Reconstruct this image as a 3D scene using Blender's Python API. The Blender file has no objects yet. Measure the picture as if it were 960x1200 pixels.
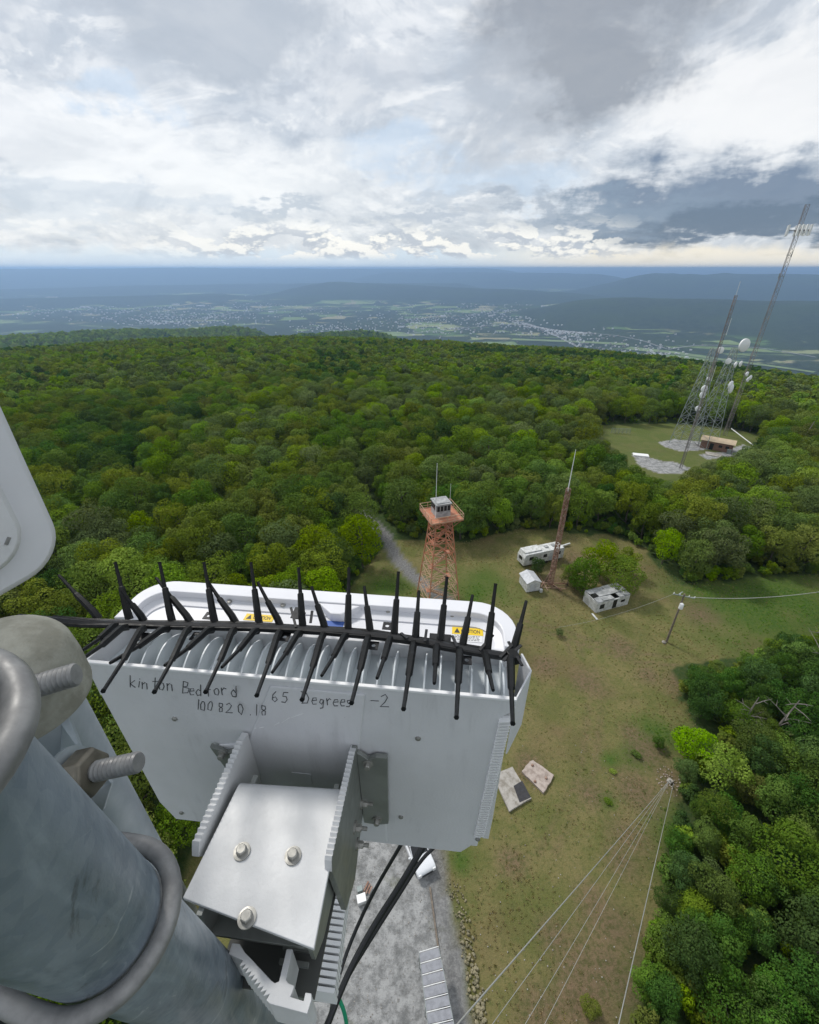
import bpy, math, random
import numpy as np
from mathutils import Vector, Matrix, Quaternion

# ------------------------------------------------------------------ camera, sky, sun, exposure
S = bpy.context.scene
COL = S.collection
PITCH = math.radians(28.9)
FPX = 517.0
EYE = Vector((0, 0, 50.0))
cam_d = bpy.data.cameras.new('camera')
cam = bpy.data.objects.new('camera', cam_d); COL.objects.link(cam)
cam.location = EYE
cam.rotation_euler = (math.radians(90) - PITCH, 0, 0)
cam_d.sensor_fit = 'VERTICAL'; cam_d.sensor_height = 24; cam_d.lens = 24 * FPX / 1200
cam_d.clip_start = 0.01; cam_d.clip_end = 120000
S.camera = cam
S.view_settings.view_transform = 'Standard'; S.view_settings.look = 'None'
S.view_settings.exposure = 0.35; S.view_settings.gamma = 1
S.render.film_transparent = False
S.cycles.volume_bounces = 0
S.cycles.max_bounces = 5; S.cycles.diffuse_bounces = 3; S.cycles.transparent_max_bounces = 16

SUN_EL, SUN_AZ = math.radians(50), math.radians(-42)      # azimuth clockwise from +Y
world = bpy.data.worlds.new('World'); S.world = world; world.use_nodes = True
wt = world.node_tree; wt.nodes.clear()

def N(t, kind, **kw):
    n = t.nodes.new(kind)
    for k, v in kw.items():
        if k.startswith('i_'):
            key = k[2:]
            key = int(key) if key.isdigit() else key.replace('_', ' ')
            n.inputs[key].default_value = v
        else:
            setattr(n, k, v)
    return n
def mth(t, op, a, b=None, c=None, clamp=False):
    n = t.nodes.new('ShaderNodeMath'); n.operation = op; n.use_clamp = clamp
    for i, v in enumerate((a, b, c)):
        if v is None: continue
        if isinstance(v, (int, float)): n.inputs[i].default_value = v
        else: t.links.new(v, n.inputs[i])
    return n.outputs[0]
def vmth(t, op, a, b=None, scale=None):
    n = t.nodes.new('ShaderNodeVectorMath'); n.operation = op
    for i, v in enumerate((a, b)):
        if v is None: continue
        if isinstance(v, (tuple, list)): n.inputs[i].default_value = v
        else: t.links.new(v, n.inputs[i])
    if scale is not None:
        if isinstance(scale, (int, float)): n.inputs['Scale'].default_value = scale
        else: t.links.new(scale, n.inputs['Scale'])
    return n.outputs['Value'] if op in ('LENGTH', 'DOT_PRODUCT', 'DISTANCE') else n.outputs[0]
def sstep(t, v, lo, hi, a=0.0, b=1.0):
    n = t.nodes.new('ShaderNodeMapRange'); n.interpolation_type = 'SMOOTHSTEP'
    t.links.new(v, n.inputs[0])
    for i, k in enumerate((lo, hi, a, b)): n.inputs[i + 1].default_value = k
    return n.outputs[0]
def mixc(t, f, a, b, mode='MIX'):
    n = t.nodes.new('ShaderNodeMix'); n.data_type = 'RGBA'; n.blend_type = mode; n.clamp_factor = True
    for key, v in ((0, f), (6, a), (7, b)):
        if isinstance(v, (int, float)): n.inputs[key].default_value = v
        elif isinstance(v, (tuple, list)): n.inputs[key].default_value = (*v[:3], 1)
        else: t.links.new(v, n.inputs[key])
    return n.outputs[2]
def noise(t, vec, scale, detail=4, rough=0.55, dist=0.0, kind='FBM', lac=2.0):
    n = t.nodes.new('ShaderNodeTexNoise'); n.noise_type = kind; n.normalize = True
    if vec is not None: t.links.new(vec, n.inputs['Vector'])
    n.inputs['Scale'].default_value = scale; n.inputs['Detail'].default_value = detail
    n.inputs['Roughness'].default_value = rough; n.inputs['Distortion'].default_value = dist
    n.inputs['Lacunarity'].default_value = lac
    return n

def build_sky():
    t = wt
    out = N(t, 'ShaderNodeOutputWorld'); bg = N(t, 'ShaderNodeBackground'); t.links.new(bg.outputs[0], out.inputs[0])
    bg.inputs[1].default_value = 0.1
    sky = N(t, 'ShaderNodeTexSky', sky_type='NISHITA', sun_disc=False)
    sky.sun_elevation = SUN_EL; sky.sun_rotation = SUN_AZ; sky.altitude = 600; sky.dust_density = 2.0
    tc = N(t, 'ShaderNodeTexCoord'); d = tc.outputs['Generated']
    sp = N(t, 'ShaderNodeSeparateXYZ'); t.links.new(d, sp.inputs[0])
    X, Y, Z = sp.outputs
    el = mth(t, 'MULTIPLY', mth(t, 'ARCSINE', Z), 57.2958)
    az = mth(t, 'MULTIPLY', mth(t, 'ARCTAN2', X, Y), 57.2958)
    cb = N(t, 'ShaderNodeCombineXYZ'); t.links.new(az, cb.inputs[0]); t.links.new(el, cb.inputs[1])
    P = cb.outputs[0]
    # cloud layer coordinates: flatter and tighter towards the horizon
    hz = mth(t, 'ADD', mth(t, 'MAXIMUM', Z, 0.0), 0.16)
    cl = N(t, 'ShaderNodeCombineXYZ')
    t.links.new(mth(t, 'DIVIDE', X, hz), cl.inputs[0]); t.links.new(mth(t, 'DIVIDE', Y, hz), cl.inputs[1])
    t.links.new(mth(t, 'MULTIPLY', Z, 1.5), cl.inputs[2])
    C = cl.outputs[0]
    wn = noise(t, C, 1.6, 5, 0.6)
    warp = vmth(t, 'SUBTRACT', wn.outputs['Color'], (0.5, 0.5, 0.5))
    PW = vmth(t, 'ADD', P, vmth(t, 'MULTIPLY', warp, (18, 10, 0)))
    wn2 = noise(t, P, 0.35, 6, 0.62)
    warp2 = vmth(t, 'SUBTRACT', wn2.outputs['Color'], (0.5, 0.5, 0.5))
    PW = vmth(t, 'ADD', PW, vmth(t, 'MULTIPLY', warp2, (9, 5, 0)))
    def blob(a, e, wa, we, soft=0.55, src=None):
        v = vmth(t, 'MULTIPLY', vmth(t, 'SUBTRACT', src or PW, (a, e, 0)), (1 / wa, 1 / we, 0))
        return sstep(t, vmth(t, 'LENGTH', v), 1.0 + soft * .5, 1.0 - soft, 0, 1)
    big = noise(t, C, 0.9, 9, 0.60, 0.3).outputs[0]
    fine = noise(t, vmth(t, 'MULTIPLY', P, (0.11, 0.2, 1)), 1.0, 9, 0.6, 0.6).outputs[0]
    base = mth(t, 'ADD', mth(t, 'MULTIPLY', sstep(t, big, 0.40, 0.60), 0.5), mth(t, 'MULTIPLY', sstep(t, fine, 0.41, 0.58), 0.5))
    col = mixc(t, base, SKYC['grey'], SKYC['white'])
    # crisp sunlit billow edges: bright where a cloud heap thins towards the light
    q0 = vmth(t, 'MULTIPLY', P, (0.075, 0.15, 1))
    bn = noise(t, q0, 1.0, 10, 0.58, 0.4).outputs[0]; bn2 = noise(t, vmth(t, 'ADD', q0, (-0.03, 0.10, 0)), 1.0, 10, 0.58, 0.4).outputs[0]
    rel = mth(t, 'SUBTRACT', bn, bn2)
    col = mixc(t, mth(t, 'MULTIPLY', sstep(t, rel, 0.0, 0.07), 0.55), col, (0.84, 0.84, 0.83))
    col = mixc(t, mth(t, 'MULTIPLY', sstep(t, rel, -0.01, -0.09), 0.55), col, (0.38, 0.42, 0.475))
    # thin places where the blue shows
    bl = mth(t, 'MAXIMUM', blob(-26, 12.8, 5, 1.6), mth(t, 'MAXIMUM', blob(9, 8.0, 9, 2.6), blob(-3, 10, 6, 2)))
    col = mixc(t, mth(t, 'MULTIPLY', bl, 0.60), col, SKYC['blue'])
    for (a, e, wa, we, c, s) in SKYBLOBS:
        b = mth(t, 'MULTIPLY', blob(a, e, wa, we), mth(t, 'ADD', mth(t, 'MULTIPLY', fine, 1.3), 0.5), clamp=True)
        col = mixc(t, mth(t, 'MULTIPLY', b, s), col, c)
    # pale strip below the cloud base
    edge = mth(t, 'ADD', el, mth(t, 'MULTIPLY', mth(t, 'SUBTRACT', noise(t, P, 0.22, 5, 0.6).outputs[0], 0.5), 3.0))
    strip = sstep(t, edge, 2.3, 1.2, 0, 1)
    rgt = sstep(t, az, 0, 25, 0, 1)
    stripc = mixc(t, rgt, SKYC['stripL'], SKYC['stripR'])
    col = mixc(t, mth(t, 'MULTIPLY', strip, 0.85), col, stripc)
    # low cumulus heaps: bright tops, grey flat bases
    q = vmth(t, 'MULTIPLY', P, (0.16, 0.36, 1))
    cu = noise(t, q, 1.2, 8, 0.58, 0.15).outputs[0]
    cush = noise(t, vmth(t, 'ADD', q, (0.05, 0.15, 0)), 1.2, 8, 0.58, 0.15).outputs[0]
    band = mth(t, 'MULTIPLY', sstep(t, el, 0.6, 1.5, 0, 1), sstep(t, el, 5.2, 2.6, 0, 1))
    band = mth(t, 'MULTIPLY', band, mth(t, 'MULTIPLY', sstep(t, az, -32, -14, 0.15, 1), sstep(t, az, 27, 18, 0, 1)))
    cm = mth(t, 'MULTIPLY', sstep(t, cu, 0.46, 0.50, 0, 1), band)
    sh = mth(t, 'SUBTRACT', cu, cush)
    cc = mixc(t, sstep(t, sh, -0.035, 0.04), SKYC['cubase'], SKYC['cutop'])
    col = mixc(t, mth(t, 'MULTIPLY', cm, 0.9), col, cc)
    # below the horizon (never seen: the land covers it)
    col = mixc(t, sstep(t, el, -0.2, -3.0, 0, 1), col, (0.12, 0.14, 0.14))
    bgc = vmth(t, 'SCALE', col, scale=10.0)
    mix = mixc(t, 0.90, sky.outputs[0], bgc)
    t.links.new(mix, bg.inputs[0])

SKYC = dict(grey=(0.44, 0.485, 0.54), white=(0.73, 0.745, 0.76), blue=(0.47, 0.58, 0.71),
            stripL=(0.60, 0.70, 0.78), stripR=(0.90, 0.82, 0.66), cubase=(0.42, 0.46, 0.52), cutop=(0.88, 0.86, 0.80))
SKYBLOBS = [  # azimuth, elevation, half widths, colour, strength
    (-17, 18.5, 9, 4.0, (0.38, 0.42, 0.47), .8),
    (17, 18.5, 12, 6.5, (0.26, 0.28, 0.31), .9),
    (9, 13, 5, 5, (0.42, 0.45, 0.49), .6),
    (32, 5.6, 16, 3.3, (0.14, 0.19, 0.27), .95),
    (37, 3.6, 19, 1.9, (0.11, 0.155, 0.22), .95),
    (21, 5.2, 9, 1.8, (0.20, 0.26, 0.34), .85),
    (32, 12.4, 11, 3.2, (0.80, 0.80, 0.795), .85),
    (-18, 8.5, 16, 3.0, (0.78, 0.79, 0.79), .6),
    (-38, 10, 10, 3.0, (0.74, 0.75, 0.76), .55),
    (-13, 5.0, 5, 0.9, (0.42, 0.47, 0.53), .8),
    (2, 4.2, 5, 0.8, (0.40, 0.45, 0.52), .8),
    (14, 4.6, 5, 0.9, (0.33, 0.38, 0.45), .85),
    (5, 6.0, 4, 0.9, (0.44, 0.49, 0.55), .6),
    (-36, 17, 8, 2.2, (0.45, 0.49, 0.54), .6),
    (-4, 15.5, 6, 2.0, (0.50, 0.53, 0.57), .5),
    (-33, 5, 20, 1.6, (0.50, 0.56, 0.63), .5),
]
build_sky()

sun_d = bpy.data.lights.new('sun', 'SUN'); sun_d.energy = 2.1; sun_d.angle = math.radians(9); sun_d.color = (1, 0.96, 0.9)
sun = bpy.data.objects.new('sun', sun_d); COL.objects.link(sun)
sdir = Vector((math.sin(SUN_AZ) * math.cos(SUN_EL), math.cos(SUN_AZ) * math.cos(SUN_EL), math.sin(SUN_EL)))
sun.rotation_euler = sdir.to_track_quat('Z', 'Y').to_euler()

# ------------------------------------------------------------------ helpers
rnd = random.Random(7)
cp, sp_ = math.cos(PITCH), math.sin(PITCH)
def ray(u, v):
    a = (u - 480) / FPX; b = (600 - v) / FPX
    return Vector((a, cp + b * sp_, -sp_ + b * cp))
def px_z(u, v, z=0.0):
    "where the sight line through a photo pixel meets the level z"
    d = ray(u, v); return EYE + d * ((z - EYE.z) / d.z)
def px_d(u, v, dep):
    return EYE + ray(u, v) * dep
def proj(x, y, z):
    z = z - 50.0; dep = y * cp - z * sp_; up = y * sp_ + z * cp
    dep = np.maximum(dep, 1e-3) if isinstance(dep, np.ndarray) else max(dep, 1e-3)
    return 480 + FPX * x / dep, 600 - FPX * up / dep

class MB:
    def __init__(s): s.v = []; s.f = []
    def add(s, vs, fs):
        o = len(s.v); s.v += [tuple(v) for v in vs]; s.f += [tuple(i + o for i in f) for f in fs]; return s
    def box(s, c, size, rot=None):
        vs = []
        for z in (-.5, .5):
            for (x, y) in ((-.5, -.5), (.5, -.5), (.5, .5), (-.5, .5)):
                p = Vector((x * size[0], y * size[1], z * size[2]))
                if rot is not None: p = rot @ p
                vs.append(p + Vector(c))
        return s.add(vs, [(3, 2, 1, 0), (4, 5, 6, 7), (0, 1, 5, 4), (1, 2, 6, 5), (2, 3, 7, 6), (3, 0, 4, 7)])
    def bar(s, p0, p1, w, h=None, up=Vector((0, 0, 1))):
        p0, p1 = Vector(p0), Vector(p1); h = h or w
        d = (p1 - p0); L = d.length; d.normalize()
        if abs(d.dot(up)) > .99: up = Vector((0, 1, 0))
        x = d.cross(up).normalized(); y = x.cross(d)
        M = Matrix((x, y, d)).transposed()
        return s.box((p0 + p1) / 2, (w, h, L), M)
    def tube(s, pts, r, n=8, caps=True, closed=False):
        pts = [Vector(p) for p in pts]; m = len(pts)
        rs = r if isinstance(r, (list, tuple)) else [r] * m
        up = None; base = len(s.v)
        for i, p in enumerate(pts):
            if closed: d = pts[(i + 1) % m] - pts[i - 1]
            else: d = pts[min(i + 1, m - 1)] - pts[max(i - 1, 0)]
            d.normalize()
            if up is None:
                up = Vector((0, 0, 1)) if abs(d.z) < .9 else Vector((0, 1, 0))
            x = d.cross(up).normalized(); y = x.cross(d).normalized(); up = y
            for k in range(n):
                a = 2 * math.pi * k / n
                s.v.append(tuple(p + (x * math.cos(a) + y * math.sin(a)) * rs[i]))
        rng = m if closed else m - 1
        for i in range(rng):
            a0 = base + i * n; b0 = base + ((i + 1) % m) * n
            for k in range(n):
                s.f.append((a0 + k, a0 + (k + 1) % n, b0 + (k + 1) % n, b0 + k))
        if caps and not closed:
            s.f.append(tuple(base + k for k in range(n))[::-1])
            s.f.append(tuple(base + (m - 1) * n + k for k in range(n)))
        return s
    def prism(s, poly, lo, hi, axis='z', M=None):
        "poly in the two other axes, extruded along axis"
        n = len(poly); vs = []
        for t in (lo, hi):
            for (a, b) in poly:
                p = {'z': (a, b, t), 'y': (a, t, b), 'x': (t, a, b)}[axis]
                vs.append(M @ Vector(p) if M else p)
        fs = [tuple(range(n))[::-1], tuple(range(n, 2 * n))] + [(i, (i + 1) % n, n + (i + 1) % n, n + i) for i in range(n)]
        return s.add(vs, fs)
    def lathe(s, prof, o, ax, n=24):
        o = Vector(o); ax = Vector(ax).normalized()
        x = ax.orthogonal().normalized(); y = ax.cross(x); base = len(s.v)
        for (r, h) in prof:
            for k in range(n):
                a = 2 * math.pi * k / n
                s.v.append(tuple(o + ax * h + (x * math.cos(a) + y * math.sin(a)) * r))
        for i in range(len(prof) - 1):
            for k in range(n):
                a0 = base + i * n; b0 = a0 + n
                s.f.append((a0 + k, a0 + (k + 1) % n, b0 + (k + 1) % n, b0 + k))
        s.f.append(tuple(base + k for k in range(n))[::-1]); s.f.append(tuple(base + (len(prof) - 1) * n + k for k in range(n)))
        return s
def mesh_of(name, mb, mat, smooth=None):
    me = bpy.data.meshes.new(name); me.from_pydata(mb.v, [], mb.f); me.update()
    import bmesh
    bm = bmesh.new(); bm.from_mesh(me); bmesh.ops.recalc_face_normals(bm, faces=bm.faces); bm.to_mesh(me); bm.free()
    if mat: me.materials.append(mat)
    if smooth:
        for p in me.polygons: p.use_smooth = True
        me.set_sharp_from_angle(angle=math.radians(smooth))
    return me
def obj(name, mb, mat, parent=None, smooth=None, bevel=None, loc=None):
    me = mb if isinstance(mb, bpy.types.Mesh) else mesh_of(name, mb, mat, smooth)
    o = bpy.data.objects.new(name, me); COL.objects.link(o)
    if parent: o.parent = parent
    if loc is not None: o.location = loc
    if bevel:
        b = o.modifiers.new('bevel', 'BEVEL'); b.width = bevel; b.segments = 2; b.limit_method = 'ANGLE'
    return o
def thing(name, label, cat, loc=(0, 0, 0), rotz=0, group=None):
    o = bpy.data.objects.new(name, None); COL.objects.link(o); o.empty_display_size = .1
    o.location = loc; o.rotation_euler = (0, 0, rotz); o['label'] = label; o['category'] = cat
    if group: o['group'] = group
    return o
def tag(o, label, cat, group=None, kind=None):
    if label: o['label'] = label
    if cat: o['category'] = cat
    if group: o['group'] = group
    if kind: o['kind'] = kind
    return o
def struct(o): o['kind'] = 'structure'; return o
def stuff(o, label=None, cat=None):
    o['kind'] = 'stuff'; return tag(o, label, cat)

# ------------------------------------------------------------------ materials
def mat(name, col, rough=.6, metal=0.0, var=0.0, vscale=5.0, col2=None, bump=0.0, bscale=40.0, coords='Object', detail=5, spec=.5, stretch=None):
    m = bpy.data.materials.new(name); m.use_nodes = True; t = m.node_tree
    b = t.nodes['Principled BSDF']; b.inputs['Roughness'].default_value = rough; b.inputs['Metallic'].default_value = metal
    b.inputs['Specular IOR Level'].default_value = spec
    tc = N(t, 'ShaderNodeTexCoord'); v = tc.outputs[coords]
    if stretch: v = vmth(t, 'MULTIPLY', v, stretch)
    if var > 0 or col2:
        c2 = col2 or tuple(max(0, c * (1 - var)) for c in col)
        f = sstep(t, noise(t, v, vscale, detail, .6).outputs[0], .38, .64)
        t.links.new(mixc(t, f, col, c2), b.inputs['Base Color'])
        rr = sstep(t, noise(t, v, vscale * 3, 3, .6).outputs[0], .3, .7, max(0, rough - .1), min(1, rough + .1))
        t.links.new(rr, b.inputs['Roughness'])
    else:
        b.inputs['Base Color'].default_value = (*col, 1)
    if bump > 0:
        bp = N(t, 'ShaderNodeBump'); bp.inputs['Distance'].default_value = bump; bp.inputs['Strength'].default_value = 1
        t.links.new(noise(t, v, bscale, 4, .6).outputs[0], bp.inputs['Height']); t.links.new(bp.outputs[0], b.inputs['Normal'])
    return m
def nz(shape_seed, x, y, scale, octaves=4, gain=.5):
    "numpy value noise, -1..1"
    out = np.zeros_like(x, dtype=float); amp = 1.0; tot = 0
    x = x / scale; y = y / scale
    for o in range(octaves):
        xi = np.floor(x).astype(np.int64); yi = np.floor(y).astype(np.int64); fx = x - xi; fy = y - yi
        fx = fx * fx * (3 - 2 * fx); fy = fy * fy * (3 - 2 * fy)
        def h(a, b):
            n = (a * 374761393 + b * 668265263 + (shape_seed + o) * 974634777) & 0xffffffff
            n = ((n ^ (n >> 13)) * 1274126177) & 0xffffffff
            return ((n ^ (n >> 16)) & 0xffff) / 32767.5 - 1
        v = (h(xi, yi) * (1 - fx) + h(xi + 1, yi) * fx) * (1 - fy) + (h(xi, yi + 1) * (1 - fx) + h(xi + 1, yi + 1) * fx) * fy
        out += v * amp; tot += amp; amp *= gain; x = x * 2 + 13.7; y = y * 2 + 7.3
    return out / tot

# ------------------------------------------------------------------ terrain
AZT = np.radians([-180, -60, -41, -30, -15, -3, 12, 26, 36, 42, 60, 180])
SLT = np.array([.15, .118, .115, .119, .131, .138, .146, .15, .153, .1575, .16, .15])
def seg_ridge(x, y, az0, r0, z0, az1, r1, z1, w, endw=None):
    a0, a1 = math.radians(az0), math.radians(az1)
    r = np.hypot(x, y); az = np.arctan2(x, y)
    t = np.clip((az - a0) / (a1 - a0), 0, 1); rc = r0 + (r1 - r0) * t
    over = np.maximum(np.maximum(a0 - az, az - a1), 0) * rc
    d = np.hypot(r - rc, over)
    d = d * (1 + .25 * nz(31, x, y, w * 1.3, 3))
    zt = z0 + (z1 - z0) * t
    return (zt + 430) * np.exp(-(d / w) ** 2)
def gh(x, y):
    x = np.asarray(x, float); y = np.asarray(y, float)
    r = np.hypot(x, y); az = np.arctan2(x, y)
    t = np.interp(az, AZT, SLT); k = t * t / (4 * (38 - 60 * t))
    zp = -k * np.maximum(0, r - 60) ** 2
    zp = zp + nz(5, x, y, 260, 4) * np.clip((r - 250) / 900, 0, 1) * 18 + nz(6, x, y, 520, 2) * np.clip((r - 450) / 700, 0, 1) * 30
    v = 12 * nz(3, x, y, 1400, 4)
    far = np.clip((r - 3000) / 3000, 0, 1)
    v = v + 34 * np.maximum(0, nz(11, x, y, 2600, 3)) * far
    rid = np.zeros_like(v)
    for a in RIDGES: rid = np.maximum(rid, seg_ridge(x, y, *a))
    v = v + rid * (1 + .05 * nz(17, x, y, 900, 4) - .10 * np.abs(nz(19, x, y, 420, 3)) + .13 * nz(23, x, y, 5200, 2) * np.clip((r - 8000) / 3000, 0, 1))
    v = v - 430
    s = 14.0
    m = np.maximum(zp, v)
    blend = m + s * np.log1p(np.exp(-np.abs(zp - v) / s))
    return np.where(r < 420, np.where(zp - v > 100, zp, blend), blend)
RIDGES = [  # az0, r0, z0, az1, r1, z1, width
    (-16, 1450, -150, -6, 1700, -158, 340),
    (-75, 17500, 75, 8, 18500, 30, 2300),
    (-2, 15500, -30, 19.5, 14500, -85, 1500),
    (-8, 9200, -160, 16, 8300, -300, 1100),
    (26.5, 10500, -60, 62, 11500, -30, 1300),
    (23, 5600, -235, 64, 5200, -150, 1000),
    (5, 7000, -385, 14, 6600, -375, 500),
    (-40, 12500, -300, -12, 12800, -280, 1400),
    (-52, 1650, -128, -21, 1900, -166, 380),
    (-46, 9300, -335, -22, 8800, -325, 650),
    (-12, 11800, -250, 5, 11200, -235, 800),
    (-80, 33000, -60, 80, 34000, -30, 2600),
    (33, 2900, -395, 50, 2600, -380, 420),
]
forest_cols = None
def terrain_material():
    m = bpy.data.materials.new('land'); m.use_nodes = True; t = m.node_tree; b = t.nodes['Principled BSDF']
    b.inputs['Roughness'].default_value = .95; b.inputs['Specular IOR Level'].default_value = .1
    g = N(t, 'ShaderNodeNewGeometry'); P = g.outputs['Position']
    sp = N(t, 'ShaderNodeSeparateXYZ'); t.links.new(P, sp.inputs[0]); z = sp.outputs[2]
    flat = vmth(t, 'MULTIPLY', P, (1, 1, 0))
    n1 = noise(t, flat, 1 / 60, 5, .7).outputs[0]; n2 = noise(t, flat, 1 / 700, 4, .6).outputs[0]
    f = mixc(t, sstep(t, n1, .35, .65), (.020, .034, .024), (.045, .064, .034))
    f = mixc(t, sstep(t, n2, .4, .65), f, (.040, .062, .026))
    vo = N(t, 'ShaderNodeTexVoronoi'); vo.inputs['Scale'].default_value = 1 / 260; vo.distance = 'CHEBYCHEV'
    t.links.new(vmth(t, 'MULTIPLY', flat, (1, .8, 0)), vo.inputs['Vector'])
    cr = N(t, 'ShaderNodeValToRGB'); cr.color_ramp.interpolation = 'CONSTANT'
    es = cr.color_ramp.elements; es[0].color = (.16, .23, .08, 1); es[1].position = .8; es[1].color = (.30, .28, .16, 1)
    for p, c in ((.25, (.21, .28, .11)), (.45, (.10, .17, .05)), (.62, (.28, .31, .15))):
        e = es.new(p); e.color = (*c, 1)
    sc = N(t, 'ShaderNodeSeparateColor'); t.links.new(vo.outputs['Color'], sc.inputs[0]); t.links.new(sc.outputs[0], cr.inputs[0])
    fm = noise(t, vmth(t, 'MULTIPLY', flat, (1, 1.6, 1)), 1 / 900, 5, .62, 1.0).outputs[0]
    mask = mth(t, 'MULTIPLY', sstep(t, fm, .52, .56), sstep(t, z, -375, -395))
    mask = mth(t, 'MULTIPLY', mask, sstep(t, sc.outputs[1], .25, .3))
    t.links.new(mixc(t, mask, f, cr.outputs[0]), b.inputs['Base Color'])
    bp = N(t, 'ShaderNodeBump'); bp.inputs['Distance'].default_value = 9
    t.links.new(noise(t, flat, 1 / 18, 3, .7).outputs[0], bp.inputs['Height']); t.links.new(bp.outputs[0], b.inputs['Normal'])
    return m
def grid_mesh(name, X, Y, Z, wrap, material, attrs=None):
    nr, nc = X.shape
    me = bpy.data.meshes.new(name); n = nr * nc
    me.vertices.add(n); me.vertices.foreach_set('co', np.stack([X, Y, Z], -1).astype(np.float32).ravel())
    i = np.arange(nr - 1)[:, None]; j = np.arange(nc if wrap else nc - 1)[None, :]; j2 = (j + 1) % nc
    q = np.stack([i * nc + j, i * nc + j2, (i + 1) * nc + j2, (i + 1) * nc + j], -1).reshape(-1, 4)
    me.loops.add(q.size); me.loops.foreach_set('vertex_index', q.ravel().astype(np.int32))
    me.polygons.add(len(q)); me.polygons.foreach_set('loop_start', np.arange(0, q.size, 4, dtype=np.int32))
    me.polygons.foreach_set('use_smooth', np.ones(len(q), bool))
    me.update(calc_edges=True); me.validate()
    for k, a in (attrs or {}).items():
        at = me.attributes.new(k, 'FLOAT', 'POINT'); at.data.foreach_set('value', a.astype(np.float32).ravel())
    me.materials.append(material)
    o = bpy.data.objects.new(name, me); COL.objects.link(o); return o
rr = np.concatenate([np.linspace(0.5, 300, 50), 300 * (42000 / 300) ** (np.linspace(0, 1, 381)[1:])])
aa = np.concatenate([np.radians(np.linspace(-52, 52, 420)), np.radians(np.linspace(54, 306, 110))])
RR, AA = np.meshgrid(rr, aa, indexing='ij')
TX, TY = RR * np.sin(AA), RR * np.cos(AA); TZ = gh(TX, TY)
TZ = TZ - 1.2 * np.clip((190 - np.hypot(TX - 40, TY - 85)) / 30, 0, 1)   # the near ground is a finer sheet of its own
land = struct(grid_mesh('terrain', TX, TY, TZ, True, terrain_material()))

# ------------------------------------------------------------------ near ground: clearing, pad, lane
def poly_mask(poly, x, y):
    x = np.asarray(x, float); y = np.asarray(y, float); ins = np.zeros(x.shape, bool)
    n = len(poly)
    for i in range(n):
        x0, y0 = poly[i]; x1, y1 = poly[(i + 1) % n]
        if y0 == y1: continue
        c = ((y0 > y) != (y1 > y)) & (x < (x1 - x0) * (y - y0) / (y1 - y0) + x0)
        ins ^= c
    return ins
def seg_dist(x, y, pts):
    d = np.full(np.shape(x), 1e9)
    for (x0, y0), (x1, y1) in zip(pts[:-1], pts[1:]):
        dx, dy = x1 - x0, y1 - y0; t = np.clip(((x - x0) * dx + (y - y0) * dy) / (dx * dx + dy * dy), 0, 1)
        d = np.minimum(d, np.hypot(x - x0 - t * dx, y - y0 - t * dy))
    return d
G = lambda u, v, z=0: tuple(px_z(u, v, z))[:2]
LANE = [(-12, 92), (-5, 80), (-2.6, 72), (0.5, 66), (6.5, 59), (9.5, 50), (8.5, 40), (4, 31), (0, 25)]
CLEAR = [(-19, -12), (-21, 20), (-18, 45), (-12, 58), (-8, 70), (-4, 78), (12, 78), (24, 83), (46, 80), (50, 64), (75, 67), (110, 72), (112, 56), (64, 50), (37, 44), (36, 34), (27, 24), (17, 10), (12, -12)]
PAD = [(-13, -12), (-13, 27), (-3, 29), (1.3, 26.5), (3.1, 20), (4.0, 14), (4.6, 9), (5, -12)]
FARPATCH = [(px_z(u, v, -2.4).x, px_z(u, v, -2.4).y) for u, v in [(685, 500), (740, 494), (800, 492), (860, 496), (900, 505), (880, 525), (845, 548), (815, 570), (775, 575), (735, 560), (700, 530)]]
FARGRAV = [[(px_z(u, v, -2.4).x, px_z(u, v, -2.4).y) for u, v in pl] for pl in
           ([(772, 518), (790, 514), (812, 515), (838, 518), (838, 526), (800, 530), (782, 526)],
            [(740, 534), (757, 537), (772, 543), (800, 547), (808, 552), (796, 560), (770, 560), (746, 548)],
            [(845, 530), (872, 518), (884, 522), (860, 534), (830, 540), (818, 534)])]
gx = np.arange(-60, 170.1, .8); gy = np.concatenate([np.arange(-14, 60, .5), np.arange(60, 210.1, .9)])
GX, GY = np.meshgrid(gx, gy, indexing='ij')
def soft(m_, x, y, f=None): return m_.astype(float)
wob = nz(41, GX, GY, 3.5, 4) * 1.0
wob2 = nz(43, GX, GY, 1.1, 3) * .5
pad = poly_mask(PAD, GX + wob * .5 + wob2 * .4, GY + wob).astype(float)
lane = np.clip((1.5 - seg_dist(GX, GY, LANE) + wob * .35) / .5, 0, 1)
pad = np.maximum(pad, 0)
clear = poly_mask(CLEAR, GX + wob * 1.8, GY + wob * 1.4).astype(float)
farc = poly_mask(FARPATCH, GX + wob, GY + wob).astype(float)
farg = np.zeros_like(farc)
for pl in FARGRAV: farg = np.maximum(farg, poly_mask(pl, GX + wob * .8, GY + wob * .8).astype(float))
anchor = G(785, 915)
dirt = np.clip(1 - np.hypot(GX - anchor[0], GY - anchor[1]) / 2.8 + wob * .4, 0, 1)
def blobm(u, v, r, z=0):
    c = G(u, v, z); return np.clip(1.25 - np.hypot(GX - c[0], GY - c[1]) / r + wob * .45, 0, 1)
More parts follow.
